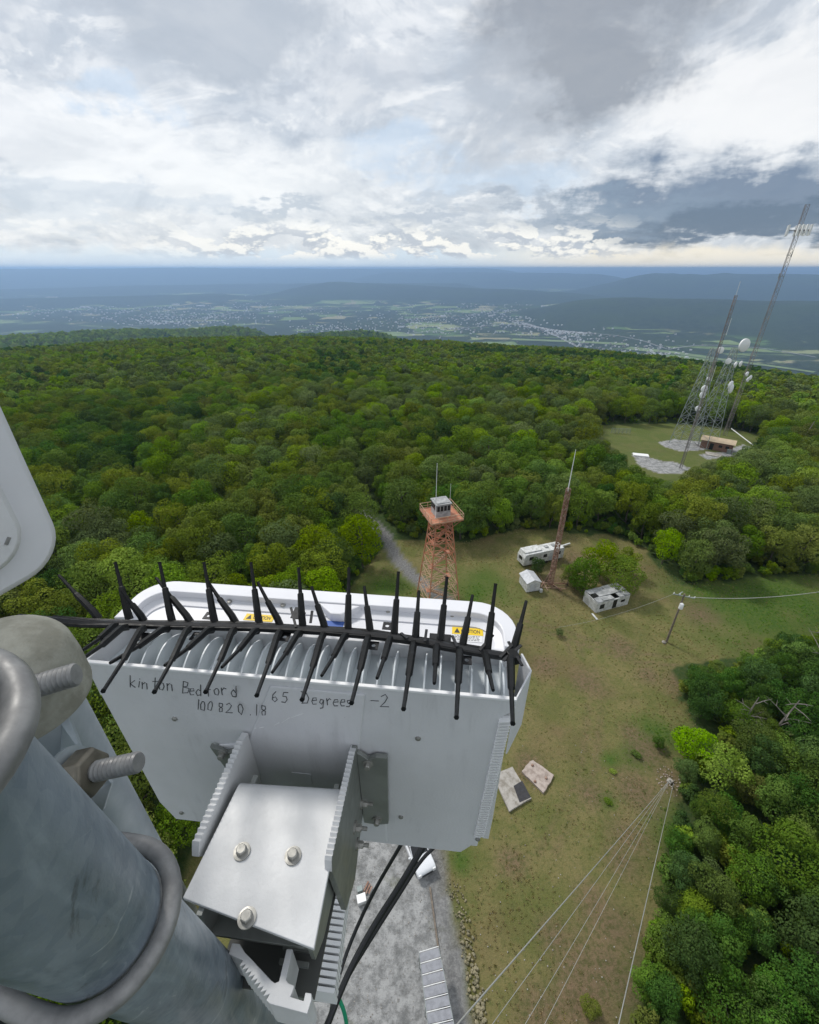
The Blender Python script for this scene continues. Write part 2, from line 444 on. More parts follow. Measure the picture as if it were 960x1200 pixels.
for (u, v, r) in [(655, 680, 5), (675, 655, 4), (690, 930, 2), (760, 880, 2.5), (740, 860, 1.5), (830, 660, 3), (820, 720, 4), (720, 1090, 3), (690, 1150, 3.5), (640, 1195, 2.5), (760, 790, 2.0), (795, 800, 3), (750, 930, 2.8), (728, 1010, 2.2), (700, 1060, 2.0), (715, 1130, 2.2), (672, 1170, 2.4), (650, 1100, 1.6), (735, 1160, 2), (640, 780, 2), (600, 1010, 1.5), (690, 800, 3), (730, 760, 3), (735, 980, 2.5), (620, 900, 2)]:
    dirt = np.maximum(dirt, blobm(u, v, r) * .75)
TRK = [G(548, 712), G(600, 728), G(660, 742), G(730, 768), G(790, 775)]
for o_ in (-.85, .85):
    dirt = np.maximum(dirt, .6 * np.clip((.55 - np.abs(seg_dist(GX, GY + o_, TRK)) + wob * .2) / .4, 0, 1))
TRK = [G(640, 1000), G(690, 900), G(700, 800), G(660, 740)]
for o_ in (-.8, .8):
    dirt = np.maximum(dirt, .45 * np.clip((.5 - np.abs(seg_dist(GX + o_, GY, TRK)) + wob * .25) / .4, 0, 1))
lush = np.zeros_like(dirt)
for (u, v, r) in [(712, 940, 1.3), (715, 890, 1.2), (745, 885, 2.0), (560, 690, 6), (452, 690, 6), (880, 715, 14), (930, 700, 14), (840, 712, 5), (770, 860, 3), (800, 980, 4), (830, 1050, 4), (760, 1180, 3), (540, 1010, 1.2), (860, 900, 6)]:
    lush = np.maximum(lush, blobm(u, v, r))
lush = np.maximum(lush, farc * .5 * (1 - farg))
gz = gh(GX, GY) + .05 * nz(51, GX, GY, 5, 3) * clear * (1 - pad)
edge = np.minimum(np.minimum(GX - gx[0], gx[-1] - GX), np.minimum(GY - gy[0], gy[-1] - GY))
gz = gz - 1.6 * np.clip(1 - edge / 6, 0, 1)
def ground_material():
    m = bpy.data.materials.new('ground'); m.use_nodes = True; t = m.node_tree; b = t.nodes['Principled BSDF']
    b.inputs['Roughness'].default_value = .95; b.inputs['Specular IOR Level'].default_value = .15
    P = N(t, 'ShaderNodeNewGeometry').outputs['Position']
    A = lambda k: N(t, 'ShaderNodeAttribute', attribute_name=k).outputs['Fac']
    nf = noise(t, P, 2.2, 7, .72).outputs[0]; nm = noise(t, P, .22, 6, .62, .5).outputs[0]; nl = noise(t, P, .07, 4, .6).outputs[0]; ng = noise(t, P, 9, 4, .7).outputs[0]
    c = mixc(t, sstep(t, nm, .38, .62), (.120, .128, .040), (.180, .158, .066))
    c = mixc(t, mth(t, 'MULTIPLY', sstep(t, nf, .45, .68), .75), c, (.080, .100, .030))
    c = mixc(t, mth(t, 'MULTIPLY', sstep(t, ng, .56, .72), .5), c, (.24, .20, .11))
    c = mixc(t, mth(t, 'MULTIPLY', sstep(t, nl, .5, .66), .5), c, (.15, .105, .06))
    lushc = mixc(t, sstep(t, nf, .35, .65), (.042, .092, .016), (.085, .125, .025))
    c = mixc(t, A('lush'), c, lushc)
    dirtc = mixc(t, sstep(t, nf, .40, .62), (.185, .125, .085), (.095, .085, .04))
    c = mixc(t, A('dirt'), c, dirtc)
    floor = mixc(t, sstep(t, nf, .35, .7), (.030, .060, .016), (.065, .085, .028))
    open_ = A('open'); c = mixc(t, open_, floor, c)
    gr = mixc(t, sstep(t, noise(t, P, .8, 7, .75).outputs[0], .36, .62), (.17, .175, .175), (.37, .375, .375))
    gr = mixc(t, mth(t, 'MULTIPLY', sstep(t, noise(t, P, 2.6, 5, .75).outputs[0], .52, .66), .75), gr, (.15, .15, .145))
    gr = mixc(t, mth(t, 'MULTIPLY', sstep(t, noise(t, P, 26, 2, .7).outputs[0], .62, .72), .8), gr, (.62, .62, .62))
    gr = mixc(t, mth(t, 'MULTIPLY', sstep(t, noise(t, P, .35, 4, .6).outputs[0], .60, .68), .35), gr, (.13, .14, .08))
    c = mixc(t, A('gravel'), c, gr)
    lc = mixc(t, sstep(t, noise(t, P, 3, 6, .75).outputs[0], .4, .65), (.13, .13, .13), (.24, .24, .235))
    c = mixc(t, A('lane'), c, lc)
    t.links.new(c, b.inputs['Base Color'])
    bp = N(t, 'ShaderNodeBump'); bp.inputs['Distance'].default_value = .12
    t.links.new(noise(t, P, 5, 5, .75).outputs[0], bp.inputs['Height']); t.links.new(bp.outputs[0], b.inputs['Normal'])
    return m
laneband = np.clip((1.0 - np.abs(GX - (2.7 + (20 - GY) * .14)) + wob * .2) / .4, 0, 1) * (GY < 25)
ground = struct(grid_mesh('ground', GX, GY, gz, False, ground_material(),
    dict(lush=lush * (1 - farg), dirt=dirt, open=np.maximum(clear, farc), gravel=np.maximum(pad, farg), lane=np.maximum(lane * (1 - pad), laneband * .8))))

# ------------------------------------------------------------------ trees
def leaf_material(name, c1, c2, tr=.16):
    m = bpy.data.materials.new(name); m.use_nodes = True; t = m.node_tree; t.nodes.clear()
    out = N(t, 'ShaderNodeOutputMaterial')
    at = N(t, 'ShaderNodeAttribute', attribute_name='tint').outputs['Fac']
    oi = N(t, 'ShaderNodeObjectInfo').outputs['Random']
    c = mixc(t, at, c1, c2)
    hv = N(t, 'ShaderNodeHueSaturation'); t.links.new(c, hv.inputs['Color'])
    t.links.new(mth(t, 'ADD', mth(t, 'MULTIPLY', oi, .6), .80), hv.inputs['Value'])
    t.links.new(mth(t, 'ADD', mth(t, 'MULTIPLY', mth(t, 'FRACT', mth(t, 'MULTIPLY', oi, 7.31)), .026), .480), hv.inputs['Hue'])
    t.links.new(mth(t, 'ADD', mth(t, 'MULTIPLY', mth(t, 'FRACT', mth(t, 'MULTIPLY', oi, 3.17)), .22), .95), hv.inputs['Saturation'])
    d = N(t, 'ShaderNodeBsdfDiffuse'); tl = N(t, 'ShaderNodeBsdfTranslucent'); mx = N(t, 'ShaderNodeMixShader'); mx.inputs[0].default_value = tr
    t.links.new(hv.outputs[0], d.inputs[0]); t.links.new(mixc(t, 1.0, hv.outputs[0], (1.2, 1.3, .6), 'MULTIPLY'), tl.inputs[0])
    t.links.new(d.outputs[0], mx.inputs[1]); t.links.new(tl.outputs[0], mx.inputs[2]); t.links.new(mx.outputs[0], out.inputs[0])
    return m
BARK = mat('bark', (.10, .085, .07), .9, var=.4, vscale=6, bump=.02, bscale=20)
DEADBARK = mat('weathered_bark', (.22, .20, .18), .9, var=.35, vscale=6)
LEAFS = [leaf_material('leaf_mid', (.060, .120, .022), (.120, .190, .036)),
         leaf_material('leaf_bright', (.105, .185, .022), (.180, .260, .040)),
         leaf_material('leaf_dark', (.036, .085, .022), (.075, .135, .034)),
         leaf_material('leaf_grey', (.085, .130, .042), (.130, .178, .062)),
         leaf_material('leaf_olive', (.095, .140, .024), (.150, .190, .040))]
def crown_arrays(seed, nleaf, leaf, H=11.0, R=4.1, lo=.16, nl=26, cone=0.0):
    r = np.random.RandomState(seed)
    zc = H * (lo + (1 - lo) * .5); hz = H * (1 - lo) * .5
    th = r.uniform(0, 2 * np.pi, nl); u = r.uniform(-.85, 1, nl); rad = r.uniform(.35, .82, nl)
    cx = np.cos(th) * np.sqrt(1 - u * u * .8) * R * rad; cy = np.sin(th) * np.sqrt(1 - u * u * .8) * R * rad; cz = zc + u * hz * .74
    if cone: f = 1 - cone * (cz - H * lo) / (H * (1 - lo)); cx *= f; cy *= f
    lr = r.uniform(.24, .40, nl) * R
    cx = np.append(cx, 0); cy = np.append(cy, 0); cz = np.append(cz, zc); lr = np.append(lr, R * .62)
    w = lr ** 2; w /= w.sum(); idx = r.choice(len(lr), nleaf, p=w)
    d = r.normal(size=(nleaf, 3)); d[:, 2] = d[:, 2] * .9 + .25; d /= np.linalg.norm(d, axis=1)[:, None]
    rad = r.uniform(.80, 1.06, nleaf) * (1 + .10 * np.sin(d[:, 0] * 9 + idx) * np.sin(d[:, 1] * 8 + idx))
    c = np.stack([cx, cy, cz], 1)[idx] + d * (lr[idx] * rad)[:, None] * np.array([1, 1, .82])
    keep = np.ones(nleaf, bool)
    for i in range(len(lr)):
        q = (c - np.array([cx[i], cy[i], cz[i]])) / (lr[i] * np.array([1, 1, .82]))
        keep &= (np.linalg.norm(q, axis=1) > .72) | (idx == i)
    c = c[keep]; d = d[keep]; idx = idx[keep]; n = len(c)
    nrm = d + r.normal(size=(n, 3)) * .36; nrm[:, 2] += .15; nrm /= np.linalg.norm(nrm, axis=1)[:, None]
    t = np.cross(nrm, r.normal(size=(n, 3))); t /= np.linalg.norm(t, axis=1)[:, None]; b = np.cross(nrm, t)
    s = leaf * r.uniform(.6, 1.35, n)
    ts = t * s[:, None]; bs = b * (s * r.uniform(.5, .8, n))[:, None]
    V = np.stack([c - ts * .5, c + bs * .5 - nrm * s[:, None] * .12, c + ts * .5, c - bs * .5 - nrm * s[:, None] * .12], 1).reshape(-1, 3)
    lobe_t = r.uniform(0, 1, len(lr))
    tint = np.clip(.45 * lobe_t[idx] + .55 * r.uniform(0, 1, n), 0, 1)
    return V, tint
def leaf_mesh(name, V, tint, material, extra=None, extramat=None):
    n = len(tint); me = bpy.data.meshes.new(name)
    ev, ef = (extra.v, extra.f) if extra else ([], [])
    me.from_pydata([tuple(p) for p in V.tolist()] + ev, [], [(4 * i, 4 * i + 1, 4 * i + 2, 4 * i + 3) for i in range(n)] + [tuple(k + 4 * n for k in f) for f in ef])
    at = me.attributes.new('tint', 'FLOAT', 'FACE'); at.data.foreach_set('value', np.concatenate([tint, np.zeros(len(ef))]).astype(np.float32))
    me.materials.append(material)
    if extra:
        me.materials.append(extramat)
        mi = np.zeros(n + len(ef), np.int32); mi[n:] = 1; me.polygons.foreach_set('material_index', mi)
    me.update(); return me
def trunk_mb(seed, H=11.0, R=4.1, r0=.17, limbs=7):
    r = random.Random(seed); m = MB(); pts = []
    x = y = 0
    for i in range(6):
        pts.append((x, y, -.3 + i * H * .15)); x += r.uniform(-.25, .25); y += r.uniform(-.25, .25)
    m.tube(pts, [r0 * (1.15 - i * .17) for i in range(6)], 7)
    for k in range(limbs):
        i = r.randint(1, 4); p = Vector(pts[i]); a = r.uniform(0, 6.28); L = R * r.uniform(.5, .85)
        q = p + Vector((math.cos(a) * L * .5, math.sin(a) * L * .5, L * .35)); e = p + Vector((math.cos(a) * L, math.sin(a) * L, L * .9))
        m.tube([p, q, e], [r0 * .5, r0 * .35, r0 * .15], 5)
    return m
KIND_N = ['mid green broadleaf', 'bright yellow-green leafy', 'dark green dense', 'grey-green dull', 'olive green spreading']
PROTO = []
for k in range(5):
    for j in range(2):
        sd = 100 + k * 7 + j
        V, ti = crown_arrays(sd, 7600, .31, R=4.1 + .4 * j, nl=24 + 8 * j)
        tb = trunk_mb(sd)
        PROTO.append((leaf_mesh('crown', V, ti, LEAFS[k]), mesh_of('trunk', tb, BARK), k, leaf_mesh('tree_full', V, ti, LEAFS[k], tb, BARK)))
LOD = []
for k in range(5):
    V, ti = crown_arrays(300 + k, 900, .95, nl=14); LOD.append(leaf_mesh('tree_far', V, ti, LEAFS[k]))
V, ti = crown_arrays(400, 260, 1.9, nl=9); LOD.append(leaf_mesh('tree_far', V, ti, LEAFS[0]))
V, ti = crown_arrays(401, 260, 1.9, nl=9); LOD.append(leaf_mesh('tree_far', V, ti, LEAFS[2]))
V, ti = crown_arrays(402, 260, 1.9, nl=9); LOD.append(leaf_mesh('tree_far', V, ti, LEAFS[1]))

def scatter(name, pts, idx, scl, rot, meshes, material=None):
    "one point mesh that grows its plants with geometry nodes"
    coll = bpy.data.collections.new(name + '_kinds')
    for i, me in enumerate(meshes):
        o = bpy.data.objects.new('kind_%02d' % i, me); coll.objects.link(o)
    me = bpy.data.meshes.new(name); me.from_pydata([tuple(p) for p in pts], [], [])
    for k, a, ty in (('kind', idx, 'INT'), ('size', scl, 'FLOAT'), ('turn', rot, 'FLOAT')):
        at = me.attributes.new(k, ty, 'POINT'); at.data.foreach_set('value', np.asarray(a, np.int32 if ty == 'INT' else np.float32))
    o = bpy.data.objects.new(name, me); COL.objects.link(o)
    ng = bpy.data.node_groups.new(name, 'GeometryNodeTree')
    ng.interface.new_socket('Geometry', in_out='INPUT', socket_type='NodeSocketGeometry'); ng.interface.new_socket('Geometry', in_out='OUTPUT', socket_type='NodeSocketGeometry')
    gi = ng.nodes.new('NodeGroupInput'); go = ng.nodes.new('NodeGroupOutput')
    ci = ng.nodes.new('GeometryNodeCollectionInfo'); ci.inputs[0].default_value = coll; ci.inputs[1].default_value = True; ci.inputs[2].default_value = True
    iop = ng.nodes.new('GeometryNodeInstanceOnPoints'); iop.inputs['Pick Instance'].default_value = True
    def na(k, ty):
        n = ng.nodes.new('GeometryNodeInputNamedAttribute'); n.data_type = ty; n.inputs[0].default_value = k; return n.outputs[0]
    cx = ng.nodes.new('ShaderNodeCombineXYZ'); ng.links.new(na('turn', 'FLOAT'), cx.inputs[2])
    ng.links.new(gi.outputs[0], iop.inputs['Points']); ng.links.new(ci.outputs[0], iop.inputs['Instance'])
    ng.links.new(na('kind', 'INT'), iop.inputs['Instance Index']); ng.links.new(cx.outputs[0], iop.inputs['Rotation']); ng.links.new(na('size', 'FLOAT'), iop.inputs['Scale'])
    ng.links.new(iop.outputs[0], go.inputs[0])
    md = o.modifiers.new('grow', 'NODES'); md.node_group = ng
    return o

# parts of the picture where open ground shows: no crown may cover them
OPENPX = [
    [(455, 662), (485, 652), (560, 655), (600, 652), (640, 638), (700, 640), (742, 634), (775, 665), (802, 694), (860, 688), (965, 675), (965, 733), (905, 742), (860, 772), (800, 780), (788, 830), (800, 850), (792, 900), (782, 960), (757, 1100), (737, 1210), (380, 1210), (380, 990), (470, 700)],
    [(690, 504), (780, 499), (800, 500), (850, 507), (880, 506), (892, 518), (868, 530), (835, 538), (815, 552), (797, 560), (765, 556), (742, 545), (735, 535), (715, 515)],
    [(776, 842), (800, 832), (858, 876), (868, 925), (838, 935), (785, 925)],
    [(198, 985), (234, 985), (225, 1040), (200, 1050)]]
HIDPX = [[(97, 775), (135, 745), (150, 690), (600, 715), (620, 760), (572, 975), (550, 993), (420, 985), (380, 1200), (0, 1200), (0, 715), (60, 720), (100, 780), (190, 940), (230, 960)], [(0, 485), (65, 590), (65, 650), (0, 680)]]
def candidates():
    r = np.random.RandomState(5); out = []
    # near zone: jittered grid over x,y
    s = 5.0
    for iy in range(int(-20 / s), int(420 / s)):
        y = iy * s
        for ix in range(int(-430 / s), int(430 / s)):
            x = ix * s + (iy % 2) * s * .5
            out.append((x + r.uniform(-1.6, 1.6), y + r.uniform(-1.6, 1.6)))
    for iy in range(-5, 16):
        for ix in range(3, 24):
            x, y = ix * 3.6 + (iy % 2) * 1.8, iy * 3.6
            if y < 52 and x < 90: out.append((x + r.uniform(-1.2, 1.2), y + r.uniform(-1.2, 1.2)))
    P = np.array(out); R_ = np.hypot(P[:, 0], P[:, 1]); az = np.abs(np.degrees(np.arctan2(P[:, 0], P[:, 1])))
    P = P[(R_ < 380) & ((az < 58) | (R_ < 70)) & (P[:, 1] > -14)]
    return P
P = candidates()
bad = poly_mask(CLEAR, P[:, 0], P[:, 1]) | poly_mask(FARPATCH, P[:, 0], P[:, 1]) | (seg_dist(P[:, 0], P[:, 1], LANE) < 4.5)
P = P[~bad]
rs = np.random.RandomState(9)
trees = []     # x, y, z, scale, rot, kind-index
for (x, y) in P:
    z = float(gh(x, y)); r0 = math.hypot(x, y)
    edge_d = seg_dist(np.array([x]), np.array([y]), CLEAR + [CLEAR[0]])[0]
    base = rs.uniform(.70, 1.10)
    if x > 10 and y < 48 and y > -20 and x < 60: base *= .50 if edge_d < 7 else .68
    ok = None
    for f in (1, .78, .55, .36):
        sc = base * f; rad = 3.9 * sc; H = 11 * sc
        good = True
        for (dx, dy, h) in ((0, 0, 1.0), (0, 0, H * .97), (rad, 0, H * .5), (-rad, 0, H * .5), (0, -rad * .9, H * .45), (rad * .7, 0, H * .8), (-rad * .7, 0, H * .8), (rad * .8, 0, 1.5), (-rad * .8, 0, 1.5)):
            u, v = proj(x + dx, y + dy, z + h)
            if y * cp - (z + h - 50) * sp_ < 1: continue
            if any(poly_mask(pl, np.array([u]), np.array([v]))[0] for pl in OPENPX): good = False; break
        if good: ok = sc; break
    if ok is None: continue
    trees.append((x, y, z - .15, ok, rs.uniform(0, 6.28)))
T = np.array(trees)
# the kind follows loose stands
stand = nz(61, T[:, 0], T[:, 1], 45, 3) + rs.uniform(-.45, .45, len(T))
kind = np.digitize(stand, [-.42, -.12, .18, .44]); kind = np.array([2, 0, 4, 1, 3])[kind]
grey_spot = np.hypot(T[:, 0] + 55, T[:, 1] - 66) < 7
kind[grey_spot] = 3
kind = np.where((T[:, 0] > 8) & (T[:, 1] < 50), np.array([2, 0, 2, 2, 0])[kind], kind)  # shade of the right wood put into leaf colour: mostly dark kinds
proto_i = kind * 2 + rs.randint(0, 2, len(T))
dep = T[:, 1] * cp - (T[:, 2] + 6 - 50) * sp_
U, Vv = proj(T[:, 0], T[:, 1], T[:, 2] + 7 * T[:, 3])
vis = (U > -15) & (U < 975) & (Vv < 1215) & (dep > 3)
for pl in HIDPX: vis &= ~poly_mask(pl, U, Vv)
size = np.where(vis, FPX * 8 * T[:, 3] / np.maximum(dep, 1), 0)
order = np.argsort(-size)[:285]
single = np.zeros(len(T), bool); single[order] = True

def place_words(x, y, u, v):
    if x > 8 and y < 30: return 'in the wood right of the guy wires'
    if x > 24 and y < 56: return 'in the wood below the dark meadow'
    if u > 735 and v > 560: return 'behind the utility pole'
    if u > 690 and v > 470: return 'around the lattice towers'
    if 590 < u <= 735 and v > 590: return 'behind the white camper'
    if 560 < u <= 735: return 'far behind the rusty mast'
    if 440 < u <= 560 and v > 560: return 'just behind the fire tower'
    if 400 < u <= 560: return 'far beyond the fire tower'
    if 220 < u <= 440 and v > 600: return 'above the middle of the spiked strip'
    if 220 < u <= 440: return 'left of the fire tower'
    if v > 800: return 'between galvanized pipe and white antenna'
    if v > 620: return 'beside the rounded antenna corner'
    return 'at far left above the antenna corner'
def size_words(px): return 'large' if px > 52 else ('tall' if px > 38 else ('medium' if px > 28 else 'small'))
KIND_N = ['mid green', 'bright yellow-green', 'dark green', 'grey-green', 'olive green']
labels = {}
for i in order:
    labels[i] = (size_words(size[i]), KIND_N[PROTO[proto_i[i]][2]], place_words(T[i][0], T[i][1], U[i], Vv[i]))
byl = {}
for i, l in labels.items(): byl.setdefault(l, []).append(i)
where = {}
for l, ii in byl.items():
    if len(ii) == 1: where[ii[0]] = ''; continue
    left = sorted(ii, key=lambda i: U[i])
    ex = {left[0]: 'leftmost ', left[-1]: 'rightmost '}
    rem = [i for i in ii if i not in ex]
    if rem: rem.sort(key=lambda i: Vv[i]); ex[rem[-1]] = 'nearest '
    if len(rem) > 1: ex[rem[0]] = 'farthest '
    if len(rem) > 2: ex[rem[1]] = 'second farthest '
    if len(rem) > 3: ex[rem[-2]] = 'second nearest '
    rest_ = rem[2:-2]
    for i in rest_: ex[i] = ['', 'second-from-left ', 'third-from-left ', 'fourth-from-left ', 'fifth-from-left ', 'sixth-from-left ', 'seventh-from-left ', 'eighth-from-left ', 'ninth-from-left ', 'tenth-from-left '][left.index(i)] if left.index(i) < 10 else ''
    for i in ii: where[i] = ex.get(i, '')
for i in order:
    x, y, z, sc, ro = T[i]; cm, tm, k, _ = PROTO[proto_i[i]]
    sw, kw, pw = labels[i]
    t = thing('tree', f'{where[i]}{sw} {kw} tree {pw}', 'tree', (x, y, z), ro, 'forest trees ' + pw)
    zz = sc * rs.uniform(.9, 1.1); t.scale = (sc, sc, zz)
    obj('trunk', tm, None, t); obj('crown', cm, None, t)
# the rest of the wood, and the far slopes
rest = ~single
far = []
r = 380.0; rs2 = np.random.RandomState(12)
while r < 2500:
    s = 5.1 * (r / 380) ** .62
    n = int(r * math.radians(112) / s)
    az = np.radians(-56) + (np.arange(n) + rs2.uniform(-.4, .4, n)) * math.radians(112) / n
    ra = r + rs2.uniform(-.4, .4, n) * s
    x, y = ra * np.sin(az), ra * np.cos(az)
    far.append(np.stack([x, y, np.full(n, s / 5.8)], 1)); r += s * .95
far = np.concatenate(far); fz = gh(far[:, 0], far[:, 1])
keep = fz > -385; far = far[keep]; fz = fz[keep]
fk = nz(71, far[:, 0], far[:, 1], 130, 4) + rs2.uniform(-.4, .4, len(far))
fki = np.array([2, 0, 4, 1, 3])[np.digitize(fk, [-.40, -.10, .16, .42])]
fr = np.hypot(far[:, 0], far[:, 1]); vf = fr > 900
fki = np.where(vf, 5 + np.array([1, 0, 2, 2, 0])[np.digitize(fk, [-.40, -.10, .16, .42])], fki)
faz = np.degrees(np.arctan2(far[:, 0], far[:, 1])); painted_sun = (faz < -18) & (fr > 620) & (nz(83, far[:, 0], far[:, 1], 300, 3) > -.12)
fki = np.where(painted_sun & vf, 7, np.where(painted_sun, 1, fki))  # sunlight on the far-left slopes put into leaf colour by brighter kinds
nearr = np.hypot(T[:, 0], T[:, 1])
pr = rest & (nearr < 230); fr_ = rest & (nearr >= 230)
scatter_near = scatter('forest_trees', T[pr][:, :3], proto_i[pr], T[pr][:, 3], T[pr][:, 4], [p[3] for p in PROTO])
stuff(scatter_near, 'mass of green broadleaf trees filling the mountaintop between the nearer crowns', 'forest')
pts = np.concatenate([T[fr_][:, :3], np.stack([far[:, 0], far[:, 1], fz - .3], 1)])
scatter_far = scatter('far_forest', pts, np.concatenate([kind[fr_], fki]), np.concatenate([T[fr_][:, 3], far[:, 2] * rs2.uniform(.85, 1.25, len(far))]), rs2.uniform(0, 6.28, len(pts)), LOD)
stuff(scatter_far, 'continuous green forest canopy covering the ridge towards the valley', 'forest')

# bushes and saplings under the trees
rs4 = np.random.RandomState(31); nU = 26000
ux = rs4.uniform(-150, 170, nU); uy = rs4.uniform(-12, 190, nU)
ed = seg_dist(ux, uy, CLEAR + [CLEAR[0]]); near_e = (ed < 16) | (rs4.uniform(0, 1, nU) < .25) | ((ux > 10) & (uy < 60))
ok = near_e & ~poly_mask(CLEAR, ux, uy) & ~poly_mask(FARPATCH, ux, uy) & (seg_dist(ux, uy, LANE) > 3)
usc = rs4.uniform(.10, .30, nU); uz = gh(ux, uy)
for (dx, hh) in ((0, 9), (3.6, 5), (-3.6, 5)):
    a_, b_ = proj(ux + dx * usc, uy, uz + hh * usc)
    for pl in OPENPX[:2]: ok &= ~poly_mask(pl, a_, b_)
ux, uy, uz, usc = ux[ok], uy[ok], uz[ok], usc[ok]
un0 = 0; un = np.digitize(nz(77, ux, uy, 12, 3) + rs4.uniform(-.4, .4, len(ux)), [-.35, -.05, .25, .5]); un = np.array([2, 0, 1, 4, 3])[un]
ug = scatter('undergrowth', np.stack([ux, uy, uz - 1.8 * usc], 1), un, usc, rs4.uniform(0, 6.28, len(ux)), LOD[:5])
stuff(ug, 'leafy saplings and brush filling the forest floor and wood edges', 'undergrowth')

# ------------------------------------------------------------------ clearing: towers, huts, vehicles
RUST = mat('faded_red_paint', (.44, .15, .075), .7, col2=(.42, .22, .14), vscale=1.5)
RUSTL = mat('faded_pink_paint', (.46, .30, .20), .75, col2=(.42, .27, .18), vscale=2)
RUSTD = mat('rusty_steel', (.20, .10, .065), .8, col2=(.33, .23, .18), vscale=2)
LGREY = mat('galvanized_lattice', (.30, .345, .34), .55, .3, var=.2, vscale=.8)
DGREY = mat('dark_lattice', (.16, .15, .15), .6, .3, col2=(.30, .26, .25), vscale=.3)
DISH = mat('white_dish', (.78, .79, .79), .5)
HUTW = mat('white_siding', (.62, .63, .63), .6, col2=(.42, .43, .41), vscale=1.6, detail=8)
ROOFG = mat('weathered_grey_roof', (.25, .26, .26), .8, col2=(.40, .41, .41), vscale=1.4, detail=8)
ROOFL = mat('pale_roof', (.50, .52, .55), .6, var=.2, vscale=2)
TAN = mat('tan_roof', (.56, .44, .30), .7, var=.15, vscale=.5)
BRWN = mat('reddish_wall', (.26, .15, .11), .8, var=.2, vscale=2)
DARKW = mat('dark_glass', (.02, .022, .025), .25)
WOOD = mat('grey_wood', (.20, .165, .13), .85, var=.35, vscale=5)
CONC = mat('old_concrete', (.38, .36, .33), .9, col2=(.22, .20, .17), vscale=1.2, detail=8, bump=.03, bscale=6)
CONC2 = mat('pinkish_concrete', (.42, .36, .32), .9, col2=(.27, .22, .19), vscale=1.6, detail=8, bump=.03, bscale=6)
CARP = mat('white_car_paint', (.72, .74, .77), .25)
TYRE = mat('tyre', (.02, .02, .02), .8)
WIRE = mat('steel_wire', (.42, .42, .40), .5, .4)
PVC = mat('grating_grey', (.26, .27, .30), .6, var=.2, vscale=3)

def lattice(m, w0, w1, H, n, r, legs=4, rot=0.0, zlo=0.0, cross=True):
    def c(k, z):
        f = z / H; w = (w0 + (w1 - w0) * f) / 2 * (1.414 if legs == 4 else 1.15); a = rot + 2 * math.pi * (k + .5) / legs
        return Vector((w * math.cos(a), w * math.sin(a), z))
    out = []
    zs = [zlo + (H - zlo) * (1 - (1 - i / n) ** (1.0 if w0 < 2 else 1.25)) for i in range(n + 1)]
    for i in range(n):
        for k in range(legs):
            k2 = (k + 1) % legs
            out.append((c(k, zs[i]), c(k2, zs[i + 1])))
            if cross: out.append((c(k2, zs[i]), c(k, zs[i + 1])))
            out.append((c(k, zs[i + 1]), c(k2, zs[i + 1])))
    return [c(k, zlo) for k in range(legs)], [c(k, H) for k in range(legs)], out, c
def ground_at(u, v):
    p = px_z(u, v, 0); z = float(gh(p.x, p.y)); p = px_z(u, v, z); return Vector((p.x, p.y, float(gh(p.x, p.y))))

# fire tower
ft = thing('fire_tower', 'red steel fire lookout tower with a small cab and a railed balcony', 'tower', (4.9, 59.5, 0), math.radians(18))
H = 16.6
bot, tp, seg, cfn = lattice(None, 5.6, 2.5, H, 9, .05)
for a, b in zip(bot, tp):
    m = MB(); m.bar(a, b, .15); obj('leg', m, RUST, ft)
for i, (a, b) in enumerate(seg):
    m = MB(); m.bar(a, b, .075 if a.z < 9 else .085); obj('brace', m, RUSTL if (a.z + b.z) / 2 < 8.2 else RUST, ft)
m = MB(); prev = None
lv = 0; zst = 0
for i in range(7):
    z0, z1 = i * H / 7, (i + 1) * H / 7; w = (5.6 + (2.5 - 5.6) * z0 / H) * .30; s_ = 1 if i % 2 else -1
    st = MB()
    st.bar((-w * s_, -.3 * s_, z0), (w * s_, -.3 * s_, z1), .06, .22); st.bar((-w * s_, .3 * s_ * .6, z0), (w * s_, .3 * s_ * .6, z1), .06, .22)
    for j in range(8):
        f = (j + .5) / 8; st.box((-w * s_ + 2 * w * s_ * f, -.06 * s_, z0 + (z1 - z0) * f), (.26, .55, .05))
    obj('stair_flight', st, RUST if z0 > 8 else RUSTL, ft)
    st = MB(); st.box((w * s_ * 1.1, 0, z1), (.7, 1.1, .06)); obj('landing', st, RUST, ft)
m = MB(); m.box((0, 0, H + .07), (5.2, 5.2, .14)); obj('balcony_floor', m, RUST, ft)
m = MB()
for s_ in (-1, 1):
    m.bar((s_ * 1.2, -2.6, H - .12), (s_ * 1.2, 2.6, H - .12), .14); m.bar((-2.6, s_ * 1.2, H - .3), (2.6, s_ * 1.2, H - .3), .14)
    for t_ in (-1, 1): m.bar((s_ * 1.25, t_ * 1.25, H - 1.8), (s_ * 2.4, t_ * 2.4, H - .05), .1)
obj('balcony_beams', m, RUST, ft)
for a, b in (((-2.6, -2.6), (2.6, -2.6)), ((2.6, -2.6), (2.6, 2.6)), ((2.6, 2.6), (-2.6, 2.6)), ((-2.6, 2.6), (-2.6, -2.6))):
    m = MB(); m.bar((*a, H + 1.15), (*b, H + 1.15), .07); m.bar((*a, H + .65), (*b, H + .65), .04); m.bar((*a, H + .22), (*b, H + .22), .03, .16)
    for k in range(4): f = k / 4; m.bar((a[0] + (b[0] - a[0]) * f, a[1] + (b[1] - a[1]) * f, H + .1), (a[0] + (b[0] - a[0]) * f, a[1] + (b[1] - a[1]) * f, H + 1.15), .06)
    obj('railing', m, RUSTL, ft)
m = MB(); m.box((.0, .25, H + 1.2), (2.3, 2.3, 2.15)); cab = obj('cab', m, ROOFG, ft)
